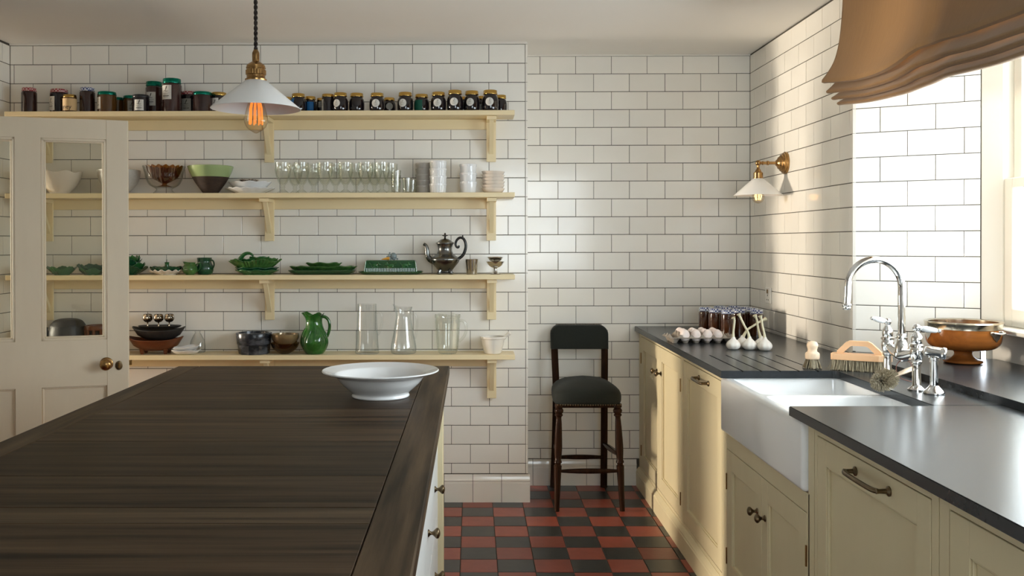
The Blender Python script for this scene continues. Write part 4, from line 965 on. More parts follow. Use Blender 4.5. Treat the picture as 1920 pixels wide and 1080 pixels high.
# ------------------------------------------------------------------ lowest shelf
z4 = ZS[3]+.0003
single('black_pot', MB().lathe(shell(sprof([(.045, 0), (.052, .006), (.058, .05), (.054, .10), (.045, .125), (.047, .135)], 4), .005, .008), 36), BLKP, 'black pot at the left edge of the door pane', 'pot', (-2.262, 4.868, z4))
cp = thing('carved_casserole', 'large black lidded pot seen through the door glass', 'pot', (-2.108, 4.868, z4))
part('body', MB().lathe(sprof([(.055, 0), (.066, .004), (.082, .040), (.0915, .085), (.0925, .115), (.088, .140)], 4)+[(0, .140)], 48), BLKP, cp)
part('lid', MB().lathe(sprof([(.089, .140), (.0885, .146), (.082, .158), (.070, .172), (.050, .181), (.025, .185), (0, .186)], 4), 48), BLKP, cp)
eng = MB()
for sx in (-1, 1):
    eng.tube([(sx*.012, -.0915, .062), (sx*.004, -.0935, .085), (sx*.014, -.0935, .100)], .0016, 6).tube([(sx*.006, -.091, .058), (sx*.016, -.0925, .078)], .0016, 6)
part('gilt_mark', eng, mat('worn_gilt', (.22, .10, .025), .4, .6), cp, 'worn gilt motif on the front')
pbm = thing('pierced_bowl', 'brown pierced wooden bowl behind the door glass', 'bowl', (-1.952, 4.868, z4))
part('rim', MB().lathe([(.058, .125), (.066, .128), (.068, .140), (.064, .150), (.058, .148), (.054, .135)], 40, loop=True), TERRA, pbm)
part('base', MB().lathe([(0, 0), (.048, 0), (.054, .010), (.056, .072), (.05, .076), (0, .06)], 40), TERRA, pbm)
for k in range(11):
    a = 2*pi*k/11+.2; part('upright', MB().tube([(.055*cos(a), .055*sin(a), .070), (.061*cos(a), .061*sin(a), .128)], .0075, 8), TERRA, pbm)
part('lining', MB().lathe([(0, .06), (.044, .062), (.050, .140), (.0475, .140), (.042, .066), (0, .064)], 30), DARKF, pbm, 'dark inner lining')
def boat(L, B, Hh, m, label, loc, feet=False, tip=.018, name='boat_dish', t=.006):
    b = thing(name, label, 'dish', loc)
    n = 40; zb = .018 if feet else 0; rs = []
    def ring(s, z, tp):
        out = []
        for k in range(n):
            q = 2*pi*k/n; x = L*s*math.copysign(abs(cos(q))**1.0, cos(q)); y = B*s*math.copysign(abs(sin(q))**1.15, sin(q))
            out.append((x, y, z+tp*abs(cos(q))**4))
        return out
    rs = [ring(.50, zb, 0), ring(.80, zb+Hh*.38, tip*.3), ring(1.0, zb+Hh, tip), ring(.985, zb+Hh+.003, tip), ring(.76, zb+Hh*.42, tip*.3), ring(.46, zb+t, 0)]
    vs = [p for r in rs for p in r]; fs = [tuple(range(n-1, -1, -1))]
    for i in range(5): fs += [(i*n+k, i*n+(k+1) % n, (i+1)*n+(k+1) % n, (i+1)*n+k) for k in range(n)]
    fs.append(tuple(range(5*n, 6*n)))
    part('hull', MB().add(vs, fs, True), m, b)
    if feet:
        for sx in (-.42, .42):
            for sy in (-.36, .36): part('foot', MB().lathe([(0, 0), (.008, 0), (.014, zb+.012), (0, zb+.014)], 14, Matrix.Translation((L*sx, B*sy, 0))), m, b)
    return b
boat(.146, .085, .054, TERRA, 'reddish brown wooden boat dish on small feet, lowest of the pile', (-1.652, 4.875, z4), True)
b2 = boat(.139, .080, .048, BLKP, 'black boat shaped dish on top of the brown one', (-1.635, 4.875, z4+.0745))
single('black_tray', oblong(.112, .060, .010, flare=.02, pts=1), BLKP, 'thin black tray carrying three mirrored cordial cups', 'tray', (-1.630, 4.875, z4+.1345))
cup = sprof([(.012, 0), (.0125, .0015), (.0035, .005), (.0026, .020), (.004, .024), (.013, .028), (.0205, .040), (.0195, .055), (.0165, .064)], 3)
cupm = MB().lathe([(0, 0)]+cup+[(.0155, .064), (.018, .052), (.016, .036), (0, .030)], 20, mod=lambda q, r, z: (r*(1+.05*cos(8*q)*(z > .026)), z)).mesh('cordial_cup', MIRR)
for k, (x, y) in enumerate(((-1.689, 4.862), (-1.630, 4.855), (-1.577, 4.865))):
    o = link('cordial_cup', cupm, None, (x, y, z4+.1392)); o.scale = (1.2, 1.2, 1.06); tag(o, ('left', 'middle', 'right')[k]+' mirrored cordial cup in the row of three on the black tray', 'cup', 'mirrored cordial cups')
wme = oblong(.074, .045, .022, flare=.035, lobes=5, amp=.05, pts=1, t=.003).mesh('leaf_saucer', CERAM)
o = link('leaf_saucer', wme, None, (-1.482, 4.832, z4)); tag(o, 'lower white leaf dish right of the brown boat dish', 'dish', 'white leaf dishes')
o = link('leaf_saucer', wme, None, (-1.478, 4.832, z4+.018), (.04, -.10, .15)); o.scale = (.92, .92, 1); tag(o, 'upper white leaf dish tilted on the lower one', 'dish', 'white leaf dishes')
single('glass_carafe', MB().lathe(shell(sprof([(.034, 0), (.040, .004), (.041, .030), (.036, .060), (.022, .090), (.014, .104), (.016, .112)], 4), .002, .004), 32), GLASS, 'small clear glass flask behind the white leaf dishes', 'flask', (-1.447, 4.925, z4))
def octo(R, h, r_in, zb): return [(0, 0), (R*.92, 0), (R*.94, .002), (R, h-.003), (R-.002, h), (r_in, h), (r_in*.9, zb), (0, zb)]
single('marble_bowl', MB().lathe(octo(.084, .050, .06, .02), 10, smooth=False), MARB, 'lower black marble bowl with faceted sides', 'bowl', (-1.136, 4.872, z4), .2)
single('marble_bowl', MB().lathe(octo(.0925, .060, .078, .018), 48), MARB, 'upper round black marble bowl stacked on the faceted one', 'bowl', (-1.137, 4.872, z4+.0503))
gm = [(0, .001)]+sprof([(.022, 0), (.026, .003), (.048, .016), (.066, .034), (.0745, .056)], 4)+[(.0725, .0565), (.064, .036), (.046, .020), (.02, .008), (0, .0075)]
gmm = MB().lathe(gm, 44).mesh('glass_bowl', SMOKEG)
o = link('glass_bowl', gmm, None, (-.974, 4.868, z4)); tag(o, 'lower smoky amber glass bowl beside the green jug', 'bowl', 'smoky amber glass bowls')
single('glass_bowl', MB().lathe(sprof([(.028, .002), (.032, 0), (.056, .018), (.070, .040), (.0715, .062)], 4)+[(.069, .063), (.066, .040), (.05, .020), (.024, .008), (0, .007)], 44), mat('bronze_lustre', (.30, .19, .085), .18, .35, coat=.6, col2=(.22, .16, .08), scale=(9, 9, 9)), 'upper bronze lustre bowl resting in the smoky glass bowl', 'bowl', (-.972, 4.868, z4+.040))
gj = thing('majolica_jug', 'large glossy emerald green pitcher with moulded leaves', 'jug', (-.820, 4.868, z4))
jp = sprof([(.044, 0), (.050, .004), (.064, .030), (.072, .062), (.066, .098), (.050, .132), (.041, .160), (.042, .185), (.050, .206)], 5)
def jmod(q, r, z):
    k = max(0., (z-.14)/.066); sp = max(0, cos(q-pi))**5
    lf = .035*cos(6*q+z*14)*max(0, 1-abs(z-.075)/.07)+.02*cos(11*q-z*30)*max(0, 1-abs(z-.10)/.07)
    return (r*(1+lf+.42*sp*k**1.5+.05*cos(5*q)*k), z+.010*sp*k+.006*cos(5*q)*k)
part('body', MB().lathe(shell(jp, .004, .008), 96, mod=jmod), EMER, gj)
part('handle', MB().tube(spl([(.030, 0, .188), (.052, 0, .192), (.072, 0, .176), (.079, 0, .148), (.076, 0, .118), (.066, 0, .090), (.058, 0, .080)], 6), [.0085]*12+[.0078]*25, 10), EMER, gj)
rv = MB(); jr = [(z, r) for r, z in jp]
for k in range(9):
    a = -pi*1.02+k*.36; pts = []
    for q in range(13):
        t = q/12; z = .018+.115*t; b = a+.22*sin(2.6*t+k); r_, z_ = jmod(b, interp(jr, z), z); pts.append((r_*cos(b), r_*sin(b), z_))
    rv.tube(pts, [.0006+.0022*sin(pi*q/12) for q in range(13)], 6)
part('leaf_ribs', rv, EMER, gj)
# clear jugs
g1 = thing('glass_jug', 'tall straight clear glass jug, leftmost of the three jugs', 'jug', (-.546, 4.868, z4))
part('body', MB().lathe(shell([(.058, 0), (.0615, .003), (.0615, .014), (.0585, .05), (.053, .15), (.0495, .23), (.0495, .258)], .0028, .016), 48), GLASS, g1)
part('handle', MB().tube(spl([(.050, 0, .212), (.068, 0, .214), (.078, 0, .195), (.077, 0, .155), (.066, 0, .112), (.056, 0, .098)], 6), .0058, 10), GLASS, g1)
g2 = thing('glass_jug', 'waisted clear glass carafe jug in the middle of the three', 'jug', (-.356, 4.868, z4))
def j2m(q, r, z):
    k = max(0, (z-.205)/.04); sp = max(0, cos(q-pi))**4; return (r*(1+.22*sp*k), z+.010*sp*k-.004*k*(1-sp))
part('body', MB().lathe(shell(sprof([(.052, 0), (.062, .003), (.067, .018), (.064, .05), (.052, .110), (.043, .165), (.039, .195), (.041, .225), (.046, .246)], 4), .0028, .014), 48, mod=j2m), GLASS, g2)
part('handle', MB().tube(spl([(.040, 0, .205), (.056, 0, .206), (.068, 0, .190), (.071, 0, .150), (.066, 0, .105), (.060, 0, .078)], 6), .0055, 10), GLASS, g2)
g3 = thing('glass_jug', 'fluted greenish glass jug with pouring lip, rightmost of the three', 'jug', (-.126, 4.868, z4))
def j3m(q, r, z):
    k = max(0, (z-.18)/.03); sp = max(0, cos(q+pi/2+.35))**6
    return (r*(1+.030*abs(cos(5*q))*(.02 < z < .17)+.10*sp*k), z+.010*sp*k)
part('body', MB().lathe(shell(sprof([(.042, 0), (.046, .004), (.053, .025), (.057, .07), (.062, .15), (.0635, .185), (.066, .188), (.066, .202)], 3), .004, .016), 80, mod=j3m), GLASSG, g3)
part('handle', MB().tube(spl([(.060, 0, .170), (.082, 0, .168), (.096, 0, .145), (.094, 0, .110), (.080, 0, .082), (.058, 0, .062)], 6), .0075, 10), GLASSG, g3)
part('ice_lip', MB().tube(spl([(-.052, -.035, .202), (-.040, -.045, .212), (0, -.050, .217), (.030, -.050, .212), (.048, -.040, .203)], 6), .002, 8), GLASSG, g3)
mo = thing('mortar', 'ivory mortar bowl at the right end of the lowest shelf', 'mortar', (.108, 4.865, z4))
part('bowl', MB().lathe(shell(sprof([(.040, 0), (.044, .003), (.047, .012), (.056, .045), (.061, .075), (.065, .080), (.065, .089)], 4), .007, .012), 44, mod=lambda q, r, z: (r*(1+.12*max(0, cos(q))**8*(z > .072)), z)), WARMC, mo)
pe = MB().lathe(sprof([(0, 0), (.014, .004), (.015, .016), (.010, .030), (.0075, .070), (.009, .095), (.0105, .108), (0, .114)], 4), 20, Matrix.Translation((.112, 4.862, z4+.040)) @ Matrix.Rotation(radians(52), 4, 'Y'))
single('pestle', pe, WARMC, 'ivory pestle leaning to the right inside the mortar', 'pestle')
# ================================================================== STOOL IN THE ALCOVE
st = thing('bar_stool', 'high upholstered bar stool in dark green cloth standing in the alcove', 'stool', (.600, 5.0, 0))
def turned_leg(x0, y0, x1, y1):
    top = Vector((x1, y1, .548)); bot = Vector((x0, y0, 0)); d = top-bot; L = d.length
    pr = sprof([(.0125, 0), (.0155, .10), (.0195, .215), (.0205, .232)], 3)+[(.0150, .236), (.0155, .243), (.0205, .248), (.0195, .256), (.0165, .262)]
    pr += sprof([(.0185, .285), (.0205, .33), (.0170, .43), (.0135, .478)], 3)+[(.0150, .484), (.0205, .489), (.0205, .494), (.0160, .498), (.0215, .505), (.0235, .513), (.0215, .521), (.0170, .526), (.0225, .532), (.0225, L)]
    q = Vector((0, 0, 1)).rotation_difference(d.normalized()).to_matrix().to_4x4()
    part('leg', MB().lathe([(0, 0)]+pr+[(0, L)], 20, Matrix.Translation(bot) @ q), MAHOG, st)
turned_leg(-.165, -.195, -.150, -.165); turned_leg(.172, -.190, .150, -.165)
for sx in (-1, 1):
    pts = spl([(sx*.142, .275, 0), (sx*.136, .215, .30), (sx*.134, .190, .56), (sx*.139, .215, .76), (sx*.141, .240, .890)], 6)
    part('leg', MB().tube(pts, .0165, 4, flat=(1.15, 1.15)), MAHOG, st)
def strt(a, b, r): 
    a, b = Vector(a), Vector(b); n = 13
    part('stretcher', MB().tube([a.lerp(b, k/(n-1)) for k in range(n)], [r*(.5+.5*sin(pi*k/(n-1))**.8) for k in range(n)], 10, flat=(1.1, .8)), MAHOG, st)
strt((-.150, -.188, .205), (.156, -.184, .205), .0165); strt((-.132, .215, .185), (.132, .215, .185), .0165)
strt((-.149, -.178, .285), (-.134, .210, .262), .0165); strt((.155, -.176, .285), (.134, .210, .262), .0165)
sm = MB(); NS = 56; rs = []
def outline(k, sc, z):
    q = 2*pi*k/NS; e = .42; c_, s_ = cos(q), sin(q)
    x = math.copysign(abs(c_)**e, c_); y = math.copysign(abs(s_)**e, s_)
    hw = .174-.011*y
    return (x*hw*sc, -.005+y*.197*sc+(-.012*(1-x*x)*sc if y < 0 else 0), z+.004*(1-abs(x))*(sc < .99))
for sc, z in ((.955, .545), (.985, .552), (1.0, .566), (1.0, .584), (.985, .599), (.95, .611), (.88, .624), (.76, .637), (.6, .648), (.42, .655), (.22, .6595), (.06, .661)):
    rs.append([outline(k, sc, z) for k in range(NS)])
vs = [p for r in rs for p in r]; fs = [tuple(range(NS-1, -1, -1)), tuple(range(11*NS, 12*NS))]
for i in range(11): fs += [(i*NS+k, i*NS+(k+1) % NS, (i+1)*NS+(k+1) % NS, (i+1)*NS+k) for k in range(NS)]
part('seat', sm.add(vs, fs, True), FABRIC, st, 'domed dark green upholstered seat')
part('seat_rail', MB().box(-.150, .150, -.175, .185, .528, .546, .003), MAHOG, st)
nails = MB()
for k in range(26): nails.ell((-.160+.32*k/25, -.203-.010*(1-(abs(-1+2*k/25))**2), .549), (.0036, .0030, .0036), 8, 5)
part('nail_trim', nails, DBRASS, st, kind='stuff')
bo = []                                             # back pad outline: straight bottom, rounded shoulders
for k in range(13):
    a = pi*k/12/2; bo.append((.160-.050+.050*cos(a), .868+.052*sin(a)))
for k in range(13):
    a = pi/2+pi*k/12/2; bo.append((-.160+.050+.050*cos(a), .868+.052*sin(a)))
bo = [(.159, .788)]+bo+[(-.159, .788)]
pad = MB(); n = len(bo); rs = []
for dy, sc_ in ((-.040, .90), (-.036, .96), (-.026, 1), (.016, 1), (.024, .97), (.028, .90)):
    rs.append([(x*sc_, .232+dy+.018*((z-.79)/.13)+.006*(1-(x/.16)**2), .854+(z-.854)*sc_) for x, z in bo])
vs = [p for r in rs for p in r]; fs = [tuple(range(n)), tuple(range(6*n-1, 5*n-1, -1))]
for i in range(5): fs += [(i*n+k, i*n+(k+1) % n, (i+1)*n+(k+1) % n, (i+1)*n+k) for k in range(n)]
part('backrest', pad.add(vs, fs, True), FABRIC, st, 'padded dark green back with rounded shoulders')
ct = MB()
for k in range(30):
    x = -.125+.25*k/29; ct.ell((x, .262, .9215), (.0035, .0035, .003), 8, 5)
part('nail_trim', ct, DBRASS, st, kind='stuff')

# ================================================================== LAMPS
def cone_shade(r0, r1, h, t=.002):
    return MB().lathe([(r0, 0), (r1, -h), (r1+.001, -h-.0015), (r1-.0005, -h-.002), (r0-t, -t), (r0-t-.004, -t*.5), (r0-.004, .001)], 56, loop=True)
pd = thing('pendant_lamp', 'white cone pendant lamp with brass holder hanging over the island', 'lamp', (-.622, 2.70, 1.852))
part('shade', cone_shade(.030, .1275, .080), LAMPW, pd, 'white enamel cone shade')
part('lamp_holder', MB().lathe(sprof([(.030, -.002), (.031, .004), (.027, .006), (.0265, .012)], 2)+[(.0265, .034), (.0280, .035), (.0280, .038), (.0265, .039), (.0265, .043)]+sprof([(.022, .048), (.013, .054), (.0105, .058), (.0105, .078), (.0085, .084), (.005, .090), (0, .091)], 3), 36), BRASS, pd, 'aged brass lamp holder')
part('grip_ring', MB().lathe([(.0265, .016), (.0285, .017), (.0285, .030), (.0265, .031)], 60, mod=lambda q, r, z: (r*(1+(.02*cos(30*q) if r > .028 else 0)), z)), BRASS, pd)
ft = MB(); z0, z1 = .088, ZC-1.852
for ph in (0, pi):
    ft.tube([(.0028*cos(ph+z*2*pi/.030), .0028*sin(ph+z*2*pi/.030), z) for z in [z0+(z1-z0)*k/240 for k in range(241)]], .0032, 6)
part('flex', ft, CORD, pd, 'twisted brown flex')
part('ceiling_rose', MB().lathe(sprof([(0, z1-.03), (.012, z1-.03), (.03, z1-.02), (.045, z1-.006), (.046, z1)], 3), 32), BRASS, pd)
part('bulb', MB().lathe([(0, -.152)]+sprof([(.004, -.151), (.010, -.1475), (.024, -.138), (.033, -.122), (.0335, -.108), (.027, -.080), (.019, -.055), (.0155, -.035), (.015, -.010)], 4)+[(0, -.010)], 36), BULBG, pd, 'clear edison style bulb')
fl_ = MB()
for k in range(9):
    a = 2*pi*k/9; fl_.tube([(.0075*cos(a), .0075*sin(a), -.040), (.0175*cos(a), .0175*sin(a), -.080), (.0195*cos(a), .0195*sin(a), -.126)], .0016, 6)
part('filament', fl_, FILA, pd, 'glowing orange filament wires')
part('glass_stem', MB().lathe([(.008, -.012), (.006, -.05), (.003, -.07), (.002, -.12), (0, -.121)], 12), GLASS, pd)

sc_ = thing('wall_lamp', 'brass wall lamp with white cone shade on the right tiled wall', 'lamp', (1.5795, 4.717, 1.779))
Rm = Matrix.Rotation(radians(-90), 4, 'Y')
part('wall_plate', MB().lathe([(0, 0), (.056, 0), (.056, .008), (.050, .011), (.050, .017), (.042, .021), (.041, .027), (.032, .032), (.030, .038), (.020, .043), (.014, .050), (0, .052)], 44, Rm), BRASS, sc_, 'stepped round brass wall plate')
part('arm', MB().tube([(-.04, 0, 0), (-.135, 0, 0)], .0075, 14).lathe([(.0075, 0), (.011, .002), (.011, .010), (.0075, .012)], 20, Matrix.Translation((-.085, 0, 0)) @ Rm).lathe([(.0075, 0), (.010, .002), (.010, .006), (.0075, .008)], 20, Matrix.Translation((-.112, 0, 0)) @ Rm), BRASS, sc_)
part('joint', MB().ell((-.139, 0, 0), (.0145, .0145, .0145), 20, 12).lathe(sprof([(.007, -.012), (.007, -.026), (.012, -.034), (.016, -.042), (.020, -.046)], 3), 28, Matrix.Translation((-.139, 0, 0))), BRASS, sc_)
part('lamp_holder', MB().lathe([(0, -.042), (.020, -.046), (.0235, -.050), (.0235, -.072), (.026, -.074), (.026, -.079), (0, -.079)], 36, Matrix.Translation((-.139, 0, 0))), BRASS, sc_)
sh = cone_shade(.026, .1185, .083); o = part('shade', sh, LAMPW, sc_, 'white enamel cone shade'); o.location = (-.139, 0, -.078)
part('bulb', MB().lathe([(0, -.203)]+sprof([(.006, -.202), (.022, -.193), (.0305, -.173), (.025, -.150), (.015, -.130), (.0135, -.10)], 4)+[(0, -.10)], 32, Matrix.Translation((-.139, 0, 0))), BULBG, sc_, 'round amber bulb')
fs_ = MB()
for k in range(7):
    a = 2*pi*k/7; fs_.tube([(-.139+.008*cos(a), .008*sin(a), -.135), (-.139+.017*cos(a), .017*sin(a), -.165), (-.139+.012*cos(a), .012*sin(a), -.186)], .0013, 6)
part('filament', fs_, FILB, sc_, 'glowing filament wires')

# socket
so = thing('power_socket', 'white single power socket on the right wall above the worktop', 'socket', (1.5795, 4.98, 1.098))
part('face_plate', MB().box(-.009, 0, -.043, .043, -.043, .043, .003), SOCKW, so)
part('switch', MB().box(-.0135, -.008, -.009, .009, .010, .032, .002), DBRASS, so, 'bronze coloured rocker switch')
part('pin_hole', MB().box(-.0094, -.0085, -.004, .004, -.004, .006), DARKF, so)
for s in (-1, 1): part('pin_hole', MB().box(-.0094, -.0085, s*.012-.004, s*.012+.004, -.026, -.020), DARKF, so)

# ================================================================== ROMAN BLIND
bl = thing('roman_blind', 'gathered tan linen roman blind over the window recess', 'blind', (0, 0, 0))
def mir(y): return y if y >= YK else 2*YK-y
lip0 = [(2.55, 2.006), (2.83, 2.014), (3.00, 2.028), (3.07, 2.034), (3.134, 2.036), (3.22, 2.016), (3.33, 2.003), (3.45, 2.001), (3.61, 2.010), (3.80, 2.035), (3.965, 2.062)]
lip3 = [(2.55, 1.889), (2.67, 1.890), (2.834, 1.896), (2.948, 1.906), (3.07, 1.903), (3.218, 1.896), (3.39, 1.902), (3.58, 1.915), (3.70, 1.928), (3.84, 1.945)]
def smooth(pts, y):
    return sum(interp(pts, mir(y)+d)*w for d, w in ((-.05, .25), (0, .5), (.05, .25)))
yt = (3.965, 3.915, 3.87, 3.822); fr_ = (0, .46, .75, 1)
def lip(k, y): return smooth(lip0, y)*(1-fr_[k])+smooth(lip3, y)*fr_[k]
def crease(y): return math.exp(-((mir(y)-3.07)/.07)**2)
def panel(u, v):                                     # u along the window, v down
    hem = yt[0]; e = 3.925+(hem-3.925)*max(0, (v-.72)/.28)**1.4
    y = e+(2*YK-e-e)*u
    zb = lip(0, y); z = 2.445+(zb-2.445)*min(v/.93, 1)
    q = min(v/.93, 1); cr = crease(y)
    x = 1.552-.082*q**3+cr*(.045*q**4-.030*q**9)-.012*sin(pi*q)*sin((mir(y)-3.07)*9+3*q)*q
    if v > .93: w = (v-.93)/.07; x += .040*w; z = zb-.010*sin(pi*min(1, w*1.3))+.014*w*w
    return (x, y, z)
part('panel', MB().sheet(panel, 130, 48), BLIND, bl, recalc=False)
for k in (1, 2, 3):
    def fold(u, v, k=k):
        e = yt[k]; y = e+(2*YK-2*e)*u; zt = lip(k-1, y)+.028; zb = lip(k, y)+.006
        h = zt-zb; cr = crease(y); xo = 1.474+.004*k+.012*cr
        if v < .7: q = v/.7; z = zt-h*q; x = xo+.058*(1-q**1.5)
        else: q = (v-.7)/.3; a = pi*q; x = xo+.014*(1-cos(a)); z = zb-.011*sin(a)+.006*q
        return (x+.002*sin(y*23+k), y, z)
    part('fold', MB().sheet(fold, 130, 22), BLIND, bl, recalc=False)
for c in bl.children:
    m = c.modifiers.new('thickness', 'SOLIDIFY'); m.thickness = .0025; m.offset = 0
part('head_rail', MB().box(1.556, 1.576, 2*YK-3.91, 3.91, 2.405, 2.445, .002), BEECH, bl)

# ================================================================== TAP
tpz = ZT+.0003
tap = thing('bridge_tap', 'polished chrome bridge mixer tap with tall arched spout and porcelain levers', 'tap', (0, 0, tpz))
PA, PB = Vector((1.441, 3.253, 0)), Vector((1.432, 3.022, 0))
col_ = [(0, 0), (.027, 0), (.027, .004), (.022, .008), (.016, .013), (.0135, .018), (.0130, .085), (.0165, .088), (.0165, .094), (.0135, .097)]
val = sprof([(.016, .100), (.0195, .112), (.0205, .128), (.0175, .138)], 3)+[(.0215, .140), (.0215, .146), (.0160, .150), (.0175, .156), (.0175, .172)]+sprof([(.013, .180), (.008, .186), (.0075, .192)], 2)
for P, nm in ((PA, 'far'), (PB, 'near')):
    part('pillar', MB().lathe(col_+val+[(0, .192)], 28, Matrix.Translation(P)), CHROME, tap)
    hb = part('lever_hub', MB().ell((P.x, P.y, .201), (.0125, .0125, .0135), 18, 10), CHROME, tap)
    d = Vector((-.82, -.25, .18)) if nm == 'far' else Vector((.93, -.28, -.13)); d.normalize(); c = Vector((P.x, P.y, .201))
    part('lever', MB().tube([c+d*t for t in (.012, .018, .030, .048, .058, .063)], [.0055, .0085, .0105, .0090, .0075, .004], 16), CERAM, hb, 'white porcelain lever')
    part('lever_collar', MB().tube([c+d*t for t in (.008, .013, .017)], [.008, .0085, .006], 14), CHROME, hb)
    part('lever_tip', MB().ell(c+d*.066, (.0062, .0062, .0062), 12, 8), CHROME, hb)
PM = (PA+PB)/2
part('bridge', MB().tube(spl([(PA.x, PA.y, .122), (PA.x, PA.y-.035, .112), (PM.x, PM.y, .098), (PB.x, PB.y+.035, .112), (PB.x, PB.y, .122)], 7), [.0115+.009*sin(pi*k/28)**2 for k in range(29)], 16)
     .lathe(sprof([(.021, .095), (.024, .110), (.021, .130), (.016, .145), (.0145, .152)], 3)+[(.0185, .154), (.0185, .160), (.0145, .162), (.0165, .166), (.0150, .172), (0, .172)], 28, Matrix.Translation((PM.x, PM.y, 0))), CHROME, tap)
sx = PM.x; zc_, r_ = .327, .0905
pts = [(sx, PM.y, .165), (sx, PM.y, .23), (sx, PM.y, .29)]+[(sx-r_+r_*cos(a), PM.y-.004*(a/pi), zc_+r_*1.02*sin(a)) for a in [pi*k/20 for k in range(21)]]
pts += [(sx-2*r_-.002, PM.y-.006, .295), (sx-2*r_-.004, PM.y-.007, .272)]
part('spout', MB().tube(pts, .0118, 18), CHROME, tap)
part('spout_end', MB().lathe([(0, 0), (.0125, 0), (.0135, .003), (.0125, .010), (.0150, .013), (.0150, .018), (.0125, .021), (0, .021)], 24, Matrix.Translation((sx-2*r_-.0045, PM.y-.0072, .252))), CHROME, tap)
rn = thing('rinse_spray', 'chrome rinse spray with fluted head right of the tap', 'spray', (1.454, 2.952, tpz))
part('base', MB().lathe(sprof([(.031, 0), (.031, .005), (.026, .012), (.017, .022), (.0145, .027)], 3)+[(0, .027)], 32), CHROME, rn)
part('stem', MB().tube([(0, 0, .02), (0, 0, .118)], .0118, 20).lathe([(.0118, .104), (.0155, .106), (.0155, .114), (.012, .117)], 24), CHROME, rn)
hd = MB().lathe(sprof([(0, -.030), (.011, -.029), (.0155, -.022), (.0165, 0), (.0165, .018), (.019, .022), (.019, .030), (.014, .033), (0, .033)], 3), 40, Matrix.Translation((.001, -.002, .131)) @ Matrix.Rotation(radians(-25), 4, 'Z') @ Matrix.Rotation(radians(97), 4, 'Y'), mod=lambda q, r, z: (r*(1+.03*cos(14*q)*(abs(z) < .02)), z))
part('spray_head', hd, CHROME, rn)

# ================================================================== BRUSHES
def bristles(mb, pts, L, r, spread, rnd, n=3):
    for p, d in pts:
        d = (Vector(d)+Vector((rnd.gauss(0, spread), rnd.gauss(0, spread), rnd.gauss(0, spread*.5)))).normalized()
        p = Vector(p); s = d.orthogonal().normalized(); t = d.cross(s)
        l = L*rnd.uniform(.88, 1.06); o = len(mb.v); vs = []
        for q, rr in ((0, r*.7), (1, r*1.15)):
            for k in range(n): vs.append(p+d*(l*q)+(s*cos(2*pi*k/n)+t*sin(2*pi*k/n))*rr)
        mb.add(vs, [(k, (k+1) % n, n+(k+1) % n, n+k) for k in range(n)]+[tuple(range(n, 2*n))])
    return mb
rnd = random.Random(3)
pb_ = thing('pot_brush', 'small round pale wood pot brush beside the drainer grooves', 'brush', (1.290, 3.553, tpz))
part('handle', MB().lathe([(0, .034)]+sprof([(.022, .034), (.0255, .037), (.0262, .052), (.024, .058), (.0185, .062), (.0165, .070), (.0195, .080), (.0205, .088), (.016, .098), (.006, .102), (0, .1025)], 4), 36), PALEW, pb_)
L_ = []
for k in range(230):
    a = rnd.uniform(0, 2*pi); r = .023*sqrt(rnd.random()); L_.append(((r*cos(a), r*sin(a), .036), (cos(a)*r*17, sin(a)*r*17, -1)))
m_ = bristles(MB(), L_, .0365, .00085, .03, rnd)
m_.v = [(x, y, max(z, 0)) for x, y, z in m_.v]
part('bristles', m_, BRIS, pb_, kind='stuff')
sb = thing('scrubbing_brush', 'large beech scrubbing brush with arched handle behind the sink', 'brush', (1.437, 3.475, tpz), radians(-30))
LB, WB = .098, .030
part('block', MB().prism([(-LB, -WB+.006), (-LB+.006, -WB), (LB-.03, -WB), (LB+.012, -.006), (LB+.012, .006), (LB-.03, WB), (-LB+.006, WB), (-LB, WB-.006)], .040, .062), BEECH, sb)
hpts = [(-.078, .060), (-.078, .072), (-.048, .104), (-.036, .110), (.030, .110), (.042, .104), (.076, .072), (.076, .060), (.052, .060), (.052, .066), (.030, .088), (.022, .092), (-.026, .092), (-.034, .088), (-.056, .066), (-.056, .060)]
part('handle', MB().prism(hpts, -.011, .011, 'y'), BEECH, sb)
L_ = []
for i in range(46):
    for j in range(9):
        x = -LB+.006+(2*LB-.012)*i/45; y = -WB+.005+(2*WB-.010)*j/8
        if abs(y) > WB*(1-max(0, (x-.068)/.04)): continue
        for q in range(2): L_.append(((x+rnd.gauss(0, .0012), y+rnd.gauss(0, .0012), .041), (x*1.2, y*5, -1)))
m_ = bristles(MB(), L_, .041, .0009, .10, rnd); m_.v = [(x, y, max(z, 0)) for x, y, z in m_.v]
part('bristles', m_, BRIS, sb, kind='stuff')
# dish brush lying on the sink edge
db = thing('dish_brush', 'dish brush with round bristle head and wooden handle lying by the sink edge', 'brush', (0, 0, 0))
hc = Vector((1.335, 3.035, .936)); he = Vector((1.462, 3.105, .966)); dd = (he-hc).normalized()
part('handle', MB().tube([hc+dd*.015, hc+dd*.05, hc+dd*.085, hc+dd*.12, hc+dd*.146, hc+dd*.152], [.005, .0075, .0095, .011, .0095, .005], 14, flat=(1.25, .6)), PALEW, db)
part('head_ring', MB().tube([hc-dd*.006, hc+dd*.022], .006, 12), PALEW, db)
L_ = []
for k in range(1300):
    a = rnd.uniform(0, 2*pi); t = rnd.uniform(-1, 1); s_ = sqrt(1-t*t); u = dd.orthogonal().normalized(); w = dd.cross(u)
    n_ = (u*cos(a)*s_+w*sin(a)*s_)+dd*(t*.9-.15); L_.append((hc+dd*(t*.020), n_))
m_ = bristles(MB(), L_, .036, .0008, .14, rnd)
m_.v = [(x, y, max(z, ZT+.0012) if x > 1.353 else max(z, .893)) for x, y, z in m_.v]
part('bristles', m_, BRISG, db, kind='stuff')
